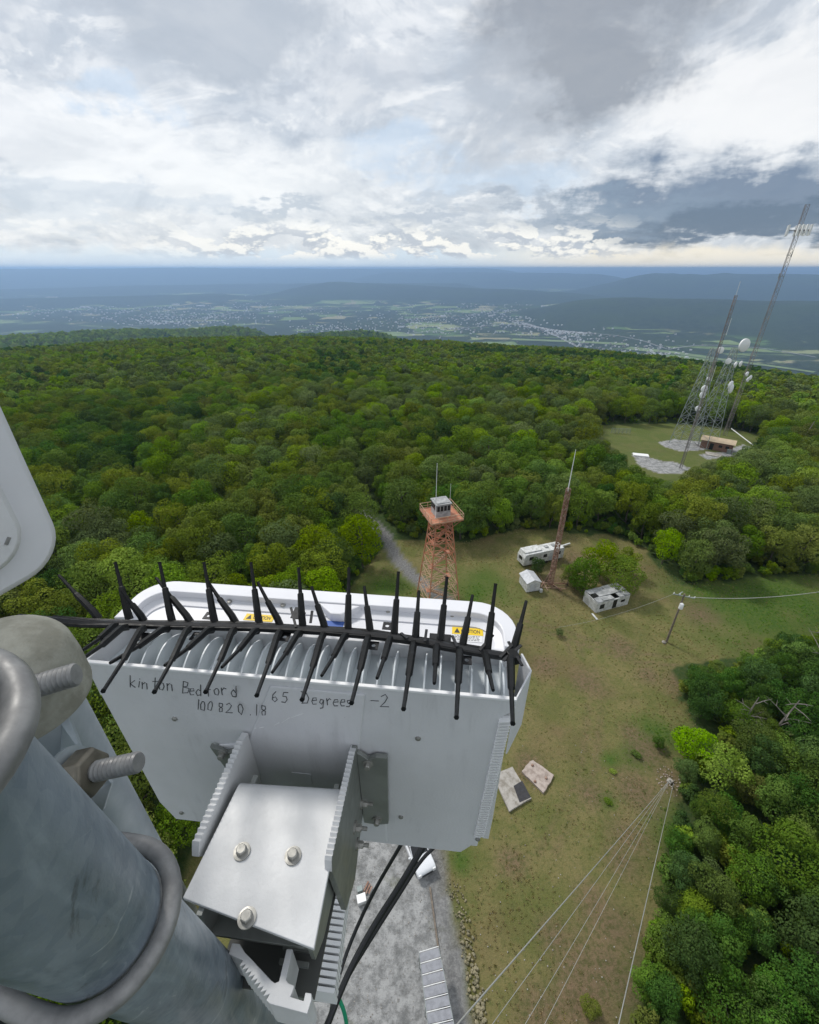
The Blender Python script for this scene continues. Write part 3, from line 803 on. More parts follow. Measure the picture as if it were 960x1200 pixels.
for s_ in (-1, 1):
    for j in range(4):
        m = MB(); m.box((-.84 + j * .56, .25 - 1.16, H + 1.62), (.44, .03, .85)); obj('window', m, DARKW, cab) if s_ < 0 else None
        m = MB(); m.box((s_ * 1.16, .25 - .84 + j * .56, H + 1.62), (.03, .44, .85)); obj('window', m, DARKW, cab)
m = MB(); m.prism([(-1.3, -1.05), (1.3, -1.05), (1.3, 1.55), (-1.3, 1.55)], H + 2.28, H + 2.40); m.prism([(-1.0, -.75), (1.0, -.75), (1.0, 1.25), (-1.0, 1.25)], H + 2.40, H + 2.52); obj('cab_roof', m, ROOFG, ft)
m = MB(); m.tube([(-1.35, -1.0, H + .2), (-1.35, -1.0, H + 9.2)], [.06, .035], 6); obj('whip_antenna', m, DISH, ft)
m = MB(); m.tube([(2.2, 1.9, H + .2), (2.2, 1.9, H + 4.2)], [.04, .02], 6); obj('whip_antenna', m, DISH, ft)

# rusty guyed mast behind the shed
gb = ground_at(644, 687)
gm = thing('guyed_mast', 'thin rusty lattice mast with a white tip beside the small shed', 'mast', gb, .4)
bot, tp, seg, _ = lattice(None, .85, .7, 19.5, 18, .03, legs=3)
for a, b in zip(bot, tp): m = MB(); m.bar(a, b, .11); obj('leg', m, RUSTD, gm)
m = MB()
for a, b in seg: m.bar(a, b, .07)
stuff(obj('bracing', m, RUSTD, gm))
m = MB(); m.tube([(0, 0, 19), (0, 0, 26.0)], [.09, .04], 6); obj('mast_tip', m, DISH, gm)
m = MB(); m.tube([(.25, 0, 12), (.25, 0, 16.5)], .07, 6); obj('side_antenna', m, RUSTD, gm)
for a, L in ((.3, 9), (2.4, 8), (4.5, 10)):
    pass
jk = px_z(637, 692, 0)
for i, (u0, v0, u1, v1, w) in enumerate([(612, 682, 665, 684, .12), (633, 688, 664, 690, .1), (634, 688, 650, 662, .14), (632, 674, 642, 692, .1), (641, 680, 658, 692, .16), (655, 641, 668, 637, .3)]):
    a, b = px_z(u0, v0, .15), px_z(u1, v1, .35); m = MB(); m.bar(a, b, w)
    tag(obj('fallen_beam', m, RUSTD if i < 5 else HUTW), ['rusty beam lying crossways at the foot of the rusty mast', 'thin rusty rod in the brown debris right of the shed', 'long rusty beam leaning along the base of the rusty mast', 'short rusty rod beside the shed', 'thick brown plank in the debris patch by the shed', 'white plank lying behind the right end of the camper'][i], 'beam')
m = MB(); m.box(px_z(634, 692, .3), (.5, .5, .6)); tag(obj('white_bucket', m, HUTW, bevel=.05), 'small white tub on the debris patch beside the shed', 'tub')

# white camper
def heading(a, b): d = b - a; return math.atan2(d.y, d.x)
ca, cb2 = px_z(609, 662, 0), px_z(655, 652, 0)
camper = thing('camper', 'long white camper trailer with dark windows below the rusty mast', 'camper', (ca + cb2) / 2, heading(ca, cb2))
L = (cb2 - ca).length; Hh = 2.9
side = [(-L / 2, .5), (-L / 2, 2.1), (-L / 2 + .4, Hh), (L / 2 - .15, Hh), (L / 2, Hh - .3), (L / 2, .5)]
m = MB(); m.prism(side, -1.2, 1.2, 'y'); cbod = obj('body', m, HUTW, camper, bevel=.08)
m = MB(); m.box((-L * .25, .2, Hh + .12), (L * .42, 1.9, .25)); obj('roof_section', m, HUTW, camper, bevel=.06)
for x in (.12, .30): m = MB(); m.box((L * x, .1, Hh + .1), (.7, .7, .2)); obj('roof_vent', m, ROOFG, camper)
for x, w in ((-.32, .9), (.02, .8), (.34, 1.2)): m = MB(); m.box((L * x, -1.21, 1.9), (w, .04, .7)); obj('window', m, DARKW, camper)
m = MB(); m.box((-L / 2 - .01, 0, 1.8), (.05, 1.0, .7)); obj('window', m, DARKW, camper)
m = MB(); m.box((L * .17, -1.21, 1.4), (.65, .05, 1.7)); obj('door', m, ROOFL, camper)
for x in (-.05, .08):
    for s_ in (-1, 1): m = MB(); m.lathe([(.33, -.1), (.33, .1)], (L * x, s_ * 1.1, .33), (0, 1, 0), 16); obj('wheel', m, TYRE, camper, smooth=40)
# small shed
sa, sb = px_z(616, 694, 0), px_z(632, 693, 0)
sh = thing('shed', 'small white gabled shed left of the rusty mast debris', 'shed', (sa + sb) / 2 + Vector((-.3, 1.4, 0)), heading(sa, sb) + .12)
w = 1.25; m = MB(); m.prism([(-w, .15), (w, .15), (w, 2.0), (0, 2.55), (-w, 2.0)], -1.5, 1.5, 'y'); shb = obj('wall', m, HUTW, sh)
for s_ in (-1, 1):
    m = MB(); m.prism([(0, 2.60), (s_ * (w + .15), 1.99), (s_ * (w + .15), 2.06), (0, 2.68)], -1.62, 1.62, 'y'); obj('roof_slope', m, ROOFL, sh)
m = MB(); m.box((0, -1.515, 1.0), (1.2, .03, 1.6)); d_ = obj('door', m, ROOFL, sh); m = MB(); m.box((.35, -1.54, 1.1), (.3, .03, .06)); obj('handle', m, RUSTD, d_)
# derelict white hut
ha, hb = px_z(698, 718, 0), px_z(735, 708, 0)
hut = thing('derelict_hut', 'derelict low white hut with a broken grey roof in front of the round bushes', 'hut', (ha + hb) / 2, heading(ha, hb))
L = (hb - ha).length; W2 = 3.2
Mh = Matrix.Translation((0, W2 / 2, 0))
for (x, y, sx, sy) in ((0, 0, L, .15), (0, W2, L, .15), (-L / 2, W2 / 2, .15, W2), (L / 2, W2 / 2, .15, W2)):
    m = MB(); m.box((x, y, 1.0), (sx, sy, 2.0)); obj('wall', m, HUTW, hut)
nx = 6
r5 = random.Random(8)
for i in range(nx):
    for j in range(3):
        if (i, j) in ((0, 1), (3, 0)): continue
        x = -L / 2 + (i + .5) * L / nx; y = (j + .5) * W2 / 3
        m = MB(); m.box((x, y, 2.12 + (W2 / 2 - abs(y - W2 / 2)) * .12 + r5.uniform(-.05, .05)), (L / nx * 1.04, W2 / 3 * 1.06, .06), Matrix.Rotation(r5.uniform(-.07, .07), 3, 'X') @ Matrix.Rotation(r5.uniform(-.05, .05), 3, 'Y'))
        obj('roof_sheet', m, ROOFG, hut)
m = MB(); m.box((-.35 * L, -.09, 1.1), (.9, .04, .9)); obj('window', m, DARKW, hut); m = MB(); m.box((.05 * L, -.09, .95), (.8, .04, 1.7)); obj('doorway', m, DARKW, hut)
m = MB(); m.box((.3 * L, -.09, 1.2), (.8, .04, .5)); obj('window', m, DARKW, hut)
a, b = px_z(694, 719, .1), px_z(700, 726, .1); m = MB(); m.bar(a, b, .3, .06); tag(obj('white_board', m, HUTW), 'white board lying in the grass before the derelict hut', 'board')

# utility pole with crossarms and transformer
ub = ground_at(781, 752)
up = thing('utility_pole', 'wooden utility pole with crossarms and a pale transformer in the meadow', 'utility pole', ub)
m = MB(); m.tube([(0, 0, -.2), (0, 0, 9.3)], [.17, .11], 10); obj('pole', m, WOOD, up, smooth=50)
m = MB(); m.bar((-1.3, .5, 8.9), (1.3, -.5, 8.9), .11); ar = obj('crossarm', m, LGREY, up)
m = MB(); m.bar((-.8, .1, 9.1), (.15, .7, 9.1), .10); obj('crossarm', m, LGREY, up)
for x in (-1.2, -.5, .6, 1.25):
    m = MB(); m.lathe([(.05, 0), (.08, .08), (.05, .16), (.07, .24), (.02, .3)], (x, -x * .385, 8.95), (0, 0, 1), 8); obj('insulator', m, DISH, ar)
m = MB(); m.lathe([(.26, 0), (.28, .1), (.28, .8), (.2, .9)], (-.1, -.36, 6.9), (0, 0, 1), 14); obj('transformer', m, DISH, up, smooth=40)
m = MB(); m.bar((-.05, -.1, 7.3), (0, 0, 7.3), .1); obj('transformer_bracket', m, LGREY, up)
m = MB(); m.lathe([(.3, 0), (.32, .15), (.1, .3)], px_z(778, 753, 0), (0, 0, 1), 8); tag(obj('white_stone', m, CONC), 'pale rounded stone at the foot of the utility pole', 'stone')
def wire(name, a, b, r, sag, label, mt=WIRE, cat='wire'):
    a, b = Vector(a), Vector(b); P = []
    for i in range(25):
        f = i / 24; P.append(a.lerp(b, f) - Vector((0, 0, sag * 4 * f * (1 - f))))
    m = MB(); m.tube(P, r, 6); return tag(obj(name, m, mt, None, smooth=60), label, cat)
wire('power_line', ub + Vector((.6, -.2, 8.9)), px_z(1005, 686, 8.5), .045, 1.1, 'thick pale cable running right from the utility pole over the dark meadow', cat='cable')
wire('power_line', ub + Vector((-1.2, .4, 9)), px_z(655, 735, 5), .014, .8, 'faint thin cable running left from the utility pole over dry grass', cat='cable')

# slabs, guy anchor and guy wires of the tower under the camera
def slab(quad, h, mt, label):
    P = [px_z(u, v, h) for u, v in quad]; c = sum(P, Vector()) / 4; m = MB(); Q = []
    r = random.Random(len(label))
    for i in range(4):
        a, b = P[i] - c, P[(i + 1) % 4] - c
        for k in range(5): q = a.lerp(b, k / 5); Q.append((q.x + r.uniform(-.06, .06), q.y + r.uniform(-.06, .06)))
    m.prism(Q, -h, 0); o = obj('concrete_slab', m, mt, None, bevel=.03, loc=c); return tag(o, label, 'slab', 'old concrete slabs in the grass')
s1 = slab([(577, 908), (600, 898), (623, 935), (597, 951)], .3, CONC, 'grey concrete slab with a black patch, nearer the white antenna edge')
s2 = slab([(611, 903), (624, 890), (650, 908), (637, 929)], .3, CONC2, 'pinkish concrete slab with metal stubs, right of the grey slab')
c = s1.location; m = MB(); q = [px_z(u, v, .33) - c for u, v in [(602, 921), (612, 915), (622, 934), (609, 940)]]; m.prism([(p.x, p.y) for p in q], .001, .05); obj('tar_patch', m, mat('tar', (.03, .03, .035), .7, var=.3, vscale=3), s1)
for (u, v) in [(624, 897), (627, 916), (640, 912)]:
    p = px_z(u, v, .3) - s2.location; m = MB(); m.lathe([(.16, -.05), (.14, .12), (.08, .18)], p, (0, 0, 1), 8); obj('bolt_stub', m, RUSTD, s2)
an = px_z(785, 916, 0)
at_ = thing('guy_anchor', 'concrete guy anchor with a steel rod in the bare dirt patch', 'anchor', an)
m = MB(); m.box((0, 0, .08), (.6, .5, .3), Matrix.Rotation(.5, 3, 'Z')); obj('anchor_block', m, CONC, at_, bevel=.05)
m = MB(); m.bar((0, 0, .2), (-.5, -.4, 1.0), .09); obj('anchor_rod', m, LGREY, at_)
top_a = an + Vector((-.5, -.4, 1.0))
for i, (u, v, d, r_, lb) in enumerate([(505, 1236, 9, .019, 'leftmost and brightest guy wire running from the dirt anchor'), (548, 1240, 15, .013, 'second guy wire from the left over the dirt strip'),
                                 (592, 1240, 21, .013, 'third guy wire from the left, faint above the dirt strip'), (618, 1240, 26, .013, 'fourth guy wire from the left, faint above the dirt strip')]):
    wire('guy_wire', top_a, px_d(u, v, d), r_, .12, lb); 
wire('guy_wire', an + Vector((-.1, -.6, .7)), px_d(718, 1232, 16), .022, .15, 'rightmost guy wire, pale green, falling straight down beside the wood')
st = MB(); r = random.Random(3)
for i in range(70):
    a = r.uniform(0, 6.28); q_ = r.random() ** .7 * 1.7; s_ = r.uniform(.05, .13); st.box(an + Vector((q_ * math.cos(a), q_ * math.sin(a), .04)), (s_, s_ * .8, s_ * .6), Matrix.Rotation(a, 3, 'Z'))
stuff(obj('anchor_rubble', st, CONC2), 'pale stones scattered round the guy anchor', 'rubble')

# ice bridge and kit on the gravel pad
tq = [px_z(u, v, 2.4) for u, v in [(491, 1116), (514, 1109), (541, 1245), (508, 1252)]]
ib = thing('cable_bridge', 'long white-framed grating panels of the cable bridge on the gravel pad', 'cable bridge', (tq[0] + tq[1]) / 2 - Vector((0, 0, 2.4)))
o_ = Vector(ib.location)
nseg = 9
for i in range(nseg):
    f0, f1 = i / nseg + .012, (i + 1) / nseg - .012
    P = [tq[0].lerp(tq[3], f0), tq[1].lerp(tq[2], f0), tq[1].lerp(tq[2], f1), tq[0].lerp(tq[3], f1)]
    m = MB(); m.prism([(p.x - o_.x, p.y - o_.y) for p in P], 2.37, 2.40); obj('grating_panel', m, PVC, ib)
for i in range(nseg + 1):
    f = i / nseg; m = MB(); m.bar(tq[0].lerp(tq[3], f) - o_, tq[1].lerp(tq[2], f) - o_, .035, .05); obj('cross_bar', m, DISH, ib)
for a, b in ((0, 3), (1, 2)):
    m = MB(); m.bar(tq[a] - o_, tq[b] - o_, .03, .06); obj('side_rail', m, LGREY, ib)
for f in (.04, .5, .96):
    for a, b in ((0, 3), (1, 2)): p = tq[a].lerp(tq[b], f) - o_; m = MB(); m.bar((p.x, p.y, 0), (p.x, p.y, 2.36), .05); obj('post', m, LGREY, ib)
a, b = px_z(504, 1040, .08), px_z(530, 1230, .08); m = MB(); m.bar(a, b, .14, .16); tag(obj('timber_edging', m, WOOD), 'long dark timber edging beside the cable bridge', 'edging')
kb = px_z(424, 1056, 0)
kit = thing('equipment_box', 'small white equipment box with brown boards on the gravel pad', 'box', kb, .3)
m = MB(); m.box((0, 0, .3), (.75, .6, .6)); bx_ = obj('box_body', m, HUTW, kit, bevel=.04)
m = MB(); m.box((0, 0, .63), (.8, .65, .06)); obj('lid', m, DISH, kit, bevel=.015)
m = MB(); m.box((.0, .75, .35), (.5, .45, .5)); obj('valve_box', m, LGREY, kit, bevel=.04)
for k in range(3): m = MB(); m.box((.55 + .18 * k, .85 - .18 * k, .12 + .05 * k), (.14, 1.0 - .2 * k, .05), Matrix.Rotation(-.75, 3, 'Z')); obj('board', m, RUSTD, kit)
# white pickup
tk = px_z(492, 1008, .0); tfront, tback = px_z(501, 1028, 0), px_z(470, 955, 0)
hd = math.atan2(tfront.y - tback.y, tfront.x - tback.x)
truck = thing('pickup_truck', 'white pickup truck parked with its bonnet showing below the white antenna', 'truck', tfront - Vector((math.cos(hd), math.sin(hd), 0)) * 2.7, hd)
prof = [(-2.7, .45), (-2.7, 1.05), (-.9, 1.08), (-.65, 1.75), (.55, 1.78), (1.25, 1.15), (2.45, 1.02), (2.68, .85), (2.7, .45)]
body = [(-2.7, .45), (-2.7, 1.05), (1.25, 1.12), (2.1, 1.08), (2.5, .98), (2.68, .80), (2.7, .45)]
m = MB(); m.prism(body, -.96, .96, 'y'); tb = obj('body', m, CARP, truck, smooth=40, bevel=.10)
m = MB(); m.prism([(-.95, 1.06), (-.62, 1.72), (.50, 1.75), (1.28, 1.08)], -.80, .80, 'y'); cb_ = obj('cabin', m, DARKW, truck, bevel=.05)
m = MB(); m.prism([(-.66, 1.73), (.46, 1.76), (.46, 1.80), (-.62, 1.79)], -.70, .70, 'y'); obj('roof', m, CARP, truck, bevel=.03)
for s_ in (-1, 1):
    m = MB(); m.bar((.50, s_ * .76, 1.76), (1.26, s_ * .82, 1.10), .07); obj('windscreen_pillar', m, CARP, truck)
    m = MB(); m.bar((-.66, s_ * .74, 1.74), (.48, s_ * .74, 1.76), .08); obj('roof_rail', m, CARP, truck)
    m = MB(); m.box((2.6, s_ * .74, .82), (.16, .30, .18)); obj('headlight', m, DISH, truck, bevel=.03)
    m = MB(); m.box((1.05, s_ * 1.08, 1.15), (.14, .22, .16)); obj('wing_mirror', m, CARP, truck, bevel=.03)
    for x in (-1.7, 1.75): m = MB(); m.lathe([(.30, -.12), (.37, -.1), (.37, .1), (.30, .12)], (x, s_ * .88, .37), (0, 1, 0), 20); wl = obj('wheel', m, TYRE, truck, smooth=40)
m = MB(); m.box((2.70, 0, .62), (.06, 1.1, .26)); obj('grille', m, DARKW, truck)
m = MB(); m.bar((1.30, -.25, 1.15), (1.12, .35, 1.30), .03); obj('wiper', m, TYRE, truck)
m = MB(); m.box((-1.8, 0, 1.08), (1.6, 1.6, .02)); obj('bed_liner', m, TYRE, truck)
# stone border between pad and meadow
st = MB(); r = random.Random(11)
import mathutils
def rock(m, p, s):
    M = Matrix.Rotation(r.uniform(0, 6.28), 3, 'Z') @ Matrix.Rotation(r.uniform(-.5, .5), 3, 'X')
    vs = []; 
    for z in (-.35, .1, .4):
        k = 6; q = (.42, .5, .28)[(-.35, .1, .4).index(z)]
        for i in range(k): a = i * 2 * math.pi / k; vs.append(M @ Vector((math.cos(a) * s * q * r.uniform(.8, 1.2), math.sin(a) * s * q * r.uniform(.7, 1.1), z * s)) + p)
    f = [tuple(range(6))[::-1], tuple(range(12, 18))] + [(l * 6 + i, l * 6 + (i + 1) % 6, l * 6 + 6 + (i + 1) % 6, l * 6 + 6 + i) for l in (0, 1) for i in range(6)]
    m.add(vs, f)
for i in range(230):
    f = r.random(); u = 532 + 36 * f ** .8 + r.gauss(0, 4.5); v = 1035 + 190 * f; p = px_z(u, v, .08); rock(st, p, r.uniform(.12, .34) * (.6 + .6 * f))
stuff(obj('stone_border', st, mat('mossy_stone', (.27, .24, .15), .9, col2=(.14, .13, .08), vscale=2, bump=.02, bscale=9)), 'band of mossy stones along the edge of the gravel pad', 'stones')
st = MB()
for i in range(260):
    u, v = r.uniform(385, 525), r.uniform(985, 1210); p = px_z(u, v, .02); rock(st, p, r.uniform(.04, .11))
for i in range(160):
    u, v = r.uniform(560, 780), r.uniform(860, 1200); p = px_z(u, v, .02); rock(st, p, r.uniform(.05, .14))
stuff(obj('loose_stones', st, CONC), 'loose pale stones strewn over the pad and meadow', 'stones')

# ------------------------------------------------------------------ shrubs and bushes placed one by one
def plant(u, v, sc, kind, label, group=None, j=0, squash=.9, name='shrub', cat='shrub'):
    p = ground_at(u, v); t = thing(name, label, cat, p - Vector((0, 0, 1.2 * sc)), rnd.uniform(0, 6), group)
    cm, tm, k, _ = PROTO[kind * 2 + j]; t.scale = (sc, sc, sc * squash); obj('trunk', tm, None, t); obj('crown', cm, None, t)
LIME = leaf_material('leaf_lime', (.13, .25, .02), (.21, .33, .04))
_v, _t = crown_arrays(555, 5200, .36, nl=22); PROTO.append((leaf_mesh('crown', _v, _t, LIME), PROTO[0][1], 1, None)); _v, _t = crown_arrays(556, 5200, .36, nl=26); PROTO.append((leaf_mesh('crown', _v, _t, LIME), PROTO[1][1], 1, None))
BG = 'bushes behind the derelict hut'
plant(682, 692, .80, 0, 'dark green round bush left half of the clump behind the derelict hut', BG)
plant(722, 693, .84, 0, 'green bush on the right half of the clump behind the derelict hut', BG, 1)
plant(702, 676, .84, 1, 'bright olive bush at the back of the clump behind the derelict hut', BG)
plant(730, 672, .62, 4, 'yellowish bush at the back right of the clump behind the derelict hut', BG)
plant(666, 686, .50, 4, 'small low bush at the left end of the clump behind the derelict hut', BG)
plant(629, 673, .36, 2, 'small dark tree growing in front of the white camper', None, 0, 1.1, 'small_tree', 'tree')
plant(655, 745, .16, 3, 'small grey thicket in the dry grass below the derelict hut')
R_ = 'shrubs along the edge of the right wood'
plant(803, 886, .60, 5, 'upper bright lime-green shrub beside the dirt patch', R_, 0)
plant(838, 918, .62, 5, 'lower bright lime-green shrub beside the dirt patch', R_, 1)
plant(800, 912, .36, 2, 'dark bluish green shrub just left of the lime-green shrubs', R_)
plant(820, 812, .48, 0, 'soft green shrub below the utility pole at the meadow edge', R_)
plant(850, 815, .50, 2, 'dark rounded shrub right of the soft green one below the meadow', R_)
plant(770, 875, .20, 2, 'low dark green clump in the grass left of the lime-green shrubs', R_)
plant(690, 1185, .20, 4, 'low green bush in the brown strip at the bottom right', R_)
plant(712, 940, .12, 1, 'small bright green patch of weeds in the meadow, lower one', R_, 0, .4)
plant(718, 905, .11, 1, 'small bright green patch of weeds in the meadow, upper one', R_, 0, .4)
plant(745, 885, .16, 0, 'leafy green weed clump above the dirt patch', R_, 0, .5)
plant(790, 1000, .34, 2, 'dark shrub right of the rightmost guy wire', R_)
plant(822, 1045, .42, 3, 'pale grey-green shrub right of the rightmost guy wire', R_)
plant(805, 1075, .40, 1, 'light green shrub at the wood edge below the pale shrub', R_)
plant(775, 1110, .42, 0, 'green shrub at the wood edge near the bottom', R_, 1)
plant(840, 965, .42, 2, 'dark green shrub below the lime-green shrubs', R_, 1)
plant(870, 935, .45, 4, 'olive shrub right of the lime-green shrubs', R_)
plant(757, 1160, .36, 0, 'round green shrub at the bottom beside the rightmost guy wire', R_)
# bare dead trees among the leaves of the right wood
def dead(u, v, h, lean, sd, label, n=9):
    p = ground_at(u, v); t = thing('dead_tree', label, 'dead tree', p); r = random.Random(sd)
    tip = Vector((lean[0], lean[1], h)); m = MB(); m.tube([(0, 0, -.2), tip * .5, tip], [.16, .11, .04], 6); obj('trunk', m, DEADBARK, t)
    for k in range(n):
        f = r.uniform(.35, .95); a = r.uniform(0, 6.28); b = tip * f; L = h * r.uniform(.2, .4)
        e = b + Vector((math.cos(a) * L, math.sin(a) * L, L * r.uniform(.1, .7))); mid = b.lerp(e, .5) + Vector((0, 0, .1)); m = MB(); m.tube([b, mid, e], [.06, .045, .015], 5)
        m.tube([mid, mid + (e - b).cross(Vector((0, 0, 1))).normalized() * L * .35 + Vector((0, 0, .2))], [.03, .01], 4); obj('branch', m, DEADBARK, t)
dead(864, 858, 6.0, (.6, .3), 1, 'pale dead tree with fanned bare branches above the lime-green shrubs')
dead(898, 868, 7.0, (1.2, .2), 2, 'leaning pale dead tree in the shade of the right wood', 8)
dead(950, 795, 9.0, (-.6, .3), 3, 'bare grey dead branches at the right picture edge', 7)
sn = ground_at(928, 535); m = MB(); m.tube([sn, sn + Vector((1.2, 0, 7)), sn + Vector((2.2, 0, 12))], [.25, .2, .08], 6); tag(obj('dead_tree', m, DEADBARK), 'pale bare trunk poking out of the forest right of the tan building', 'dead tree')

# ------------------------------------------------------------------ far clearing: lattice towers, masts, building
fg_z = -2.5
def far_at(u, v):
    p = px_z(u, v, fg_z); p.z = float(gh(p.x, p.y)); return p
def far_tower(u, v, utop, vtop, w0, w1, n, label, ant=None):
    b = far_at(u, v); r = ray(utop, vtop); t = b.y / r.y; Hh = 50 + r.z * t - b.z
    tw = thing('lattice_tower', label, 'tower', b, .5)
    bot, tp, seg, c = lattice(None, w0, w1, Hh, n, .05)
    for a, b2 in zip(bot, tp): m = MB(); m.bar(a, b2, .15); obj('leg', m, LGREY, tw)
    m = MB()
    for a, b2 in seg: m.bar(a, b2, .055)
    stuff(obj('bracing', m, LGREY, tw)); return tw, Hh
def dish(parent, p, dirv, R, mt=DISH):
    m = MB(); dv = Vector(dirv).normalized(); m.lathe([(R * .25, -R * .35), (R * .6, -R * .28), (R, 0), (R, R * .22), (R * .85, R * .30), (.01, R * .33)], p, dv, 20); o = obj('dish', m, mt, parent, smooth=40)
    m = MB(); m.bar(Vector(p) - dv * R * .3, Vector(p) - dv * (R * .3 + .6), .15); obj('dish_mount', m, LGREY, o)
twa, HA = far_tower(801, 521, 836, 408, 6.4, 1.2, 12, 'left wide-legged lattice tower of the pair beside the tan building')
for z, x, R in ((HA - .4, .6, 1.0), (HA * .62, -1.6, 1.15), (HA * .56, -1.5, 1.1), (HA * .42, -1.8, .9), (HA * .72, -1.2, .6)): dish(twa, (x, -1.8, z), (-.35, -1, .05), R)
twb, HB = far_tower(823, 522, 852, 408, 6.4, 1.2, 12, 'right wide-legged lattice tower with a large white dish on top')
dish(twb, (1.0, -1.6, HB + 1.0), (-.25, -1, .02), 1.9)
dish(twb, (-2.6, -.6, HB - 3.5), (-.5, -1, 0), .9)
for z, x, R in ((HB * .66, .0, 1.35), (HB * .62, 1.0, 1.4), (HB * .86, -1.2, .9), (HB * .86, 1.6, .9)): dish(twb, (x, -2.2, z), (.2, -1, 0), R)
def slim_mast(u, v, utop, vtop, w, seg_n, label, mt, up=1.0, name='guyed_mast'):
    b = far_at(u, v); r = ray(utop, vtop); t = b.y / r.y; Hh = (50 + r.z * t - b.z) * up
    tw = thing(name, label, 'mast', b, .2)
    bot, tp, seg, c = lattice(None, w, w * .9, Hh, seg_n, .03, legs=3)
    for a, b2 in zip(bot, tp): m = MB(); m.bar(a, b2, .075); obj('leg', m, mt, tw)
    m = MB()
    for a, b2 in seg: m.bar(a, b2, .035)
    stuff(obj('bracing', m, mt, tw)); return tw, Hh
tm_, HM_ = slim_mast(796, 553, 861, 346, .7, 50, 'dark thin guyed mast rising in front of the two lattice towers', DGREY)
m = MB(); m.tube([(0, 0, HM_), (0, 0, HM_ + 3)], .05, 5); obj('whip_antenna', m, DISH, tm_)
for z in (.55, .8): m = MB(); m.tube([(.9, 0, HM_ * z), (.9, 0, HM_ * z + 4)], .05, 5); m.bar((0, 0, HM_ * z + .3), (.9, 0, HM_ * z + .3), .05); obj('side_antenna', m, DISH, tm_)
tt, HT = slim_mast(850, 507, 960, 270, 1.3, 60, 'tall grey and red mast leaning out at the right picture edge with antennas on top', DGREY, 1.10)
zt = HT / 1.10
for k in range(3):
    a = k * 2.094 + .3; c_, s_ = math.cos(a), math.sin(a)
    m = MB(); m.bar((c_ * 2.2 - s_ * 2, s_ * 2.2 + c_ * 2, zt), (c_ * 2.2 + s_ * 2, s_ * 2.2 - c_ * 2, zt), .15); m.bar((0, 0, zt), (c_ * 2.2, s_ * 2.2, zt), .15); fr_m = obj('antenna_frame', m, DGREY, tt)
    for j in (-1.8, -.6, .6, 1.8): m = MB(); m.box((c_ * 2.5 - s_ * j, s_ * 2.5 + c_ * j, zt), (.45, .45, 2.8), Matrix.Rotation(a, 3, 'Z')); obj('panel_antenna', m, DISH, tt)
for z, s_ in ((.90, 1), (.81, -1), (.62, 1), (.44, -1)): m = MB(); m.bar((-.9, 0, zt * z), (1.0, 0, zt * z), .14); m.bar((.95 * s_, 0, zt * z - .6), (.95 * s_, 0, zt * z + .9), .16); obj('side_arm', m, LGREY, tt)
for z, x in ((.33, 1.0), (.35, -.9), (.32, .3)): dish(tt, (x, -1.0, zt * z), (.3, -1, 0), .8)
e1, e2 = far_at(836, 527), far_at(856, 531)
fb = thing('equipment_building', 'long tan-roofed building with reddish walls at the foot of the lattice towers', 'building', (far_at(820, 524) + far_at(857, 531)) / 2, heading(far_at(820, 524), far_at(857, 531)))
Lb = (far_at(857, 531) - far_at(820, 524)).length
m = MB(); m.box((0, 1.8, 1.4), (Lb, 4.4, 2.8)); wb = obj('wall', m, BRWN, fb)
for s_ in (0, 1):
    m = MB(); y0, y1 = (-.9, 1.8) if s_ == 0 else (1.8, 4.5)
    z0, z1 = (2.75, 3.65) if s_ == 0 else (3.65, 2.75); m.prism([(y0, z0), (y1, z1), (y1, z1 + .12), (y0, z0 + .12)], -Lb / 2 - .4, Lb / 2 + .4, 'x'); obj('roof_slope', m, TAN, fb)
m = MB(); m.box((-Lb * .15, -.42, 1.1), (1.1, .06, 2.1)); obj('door', m, DARKW, fb)
for x in (.12, .33): m = MB(); m.box((Lb * x, -.42, 1.6), (1.0, .06, .8)); obj('window', m, DARKW, fb)
m = MB(); m.box((Lb * .42, -1.2, .7), (1.2, .9, 1.4)); obj('air_unit', m, LGREY, fb)
a, b = far_at(855, 508), far_at(884, 521); wire('roof_beam', a + Vector((0, 0, 3)), b + Vector((0, 0, .4)), .16, 0, 'pale slanting beam running down right of the tan building', DISH, 'beam')
fa, fb2 = far_at(716, 508), far_at(738, 509)
fn = thing('grey_fence', 'short grey wire fence at the back of the far clearing', 'fence', fa, heading(fa, fb2)); Lf = (fb2 - fa).length
for k in range(6): m = MB(); m.bar((Lf * k / 5, 0, 0), (Lf * k / 5, 0, 1.9), .1); obj('post', m, LGREY, fn)
for z in (.4, .8, 1.2, 1.6, 1.9): m = MB(); m.bar((0, 0, z), (Lf, 0, z), .07); obj('rail', m, LGREY, fn)
a = far_at(750, 537); m = MB(); m.box(a + Vector((0, 0, .15)), (4.5, 2.2, .3), Matrix.Rotation(-.3, 3, 'Z')); tag(obj('pale_slab', m, DISH), 'pale flat slab on the lower grey gravel of the far clearing', 'slab')
a = far_at(836, 534); m = MB(); m.box(a + Vector((0, 0, .1)), (4.5, 3.5, .3), Matrix.Rotation(-.5, 3, 'Z')); tag(obj('pale_slab', m, CONC), 'concrete slab in front of the tan-roofed building', 'slab')

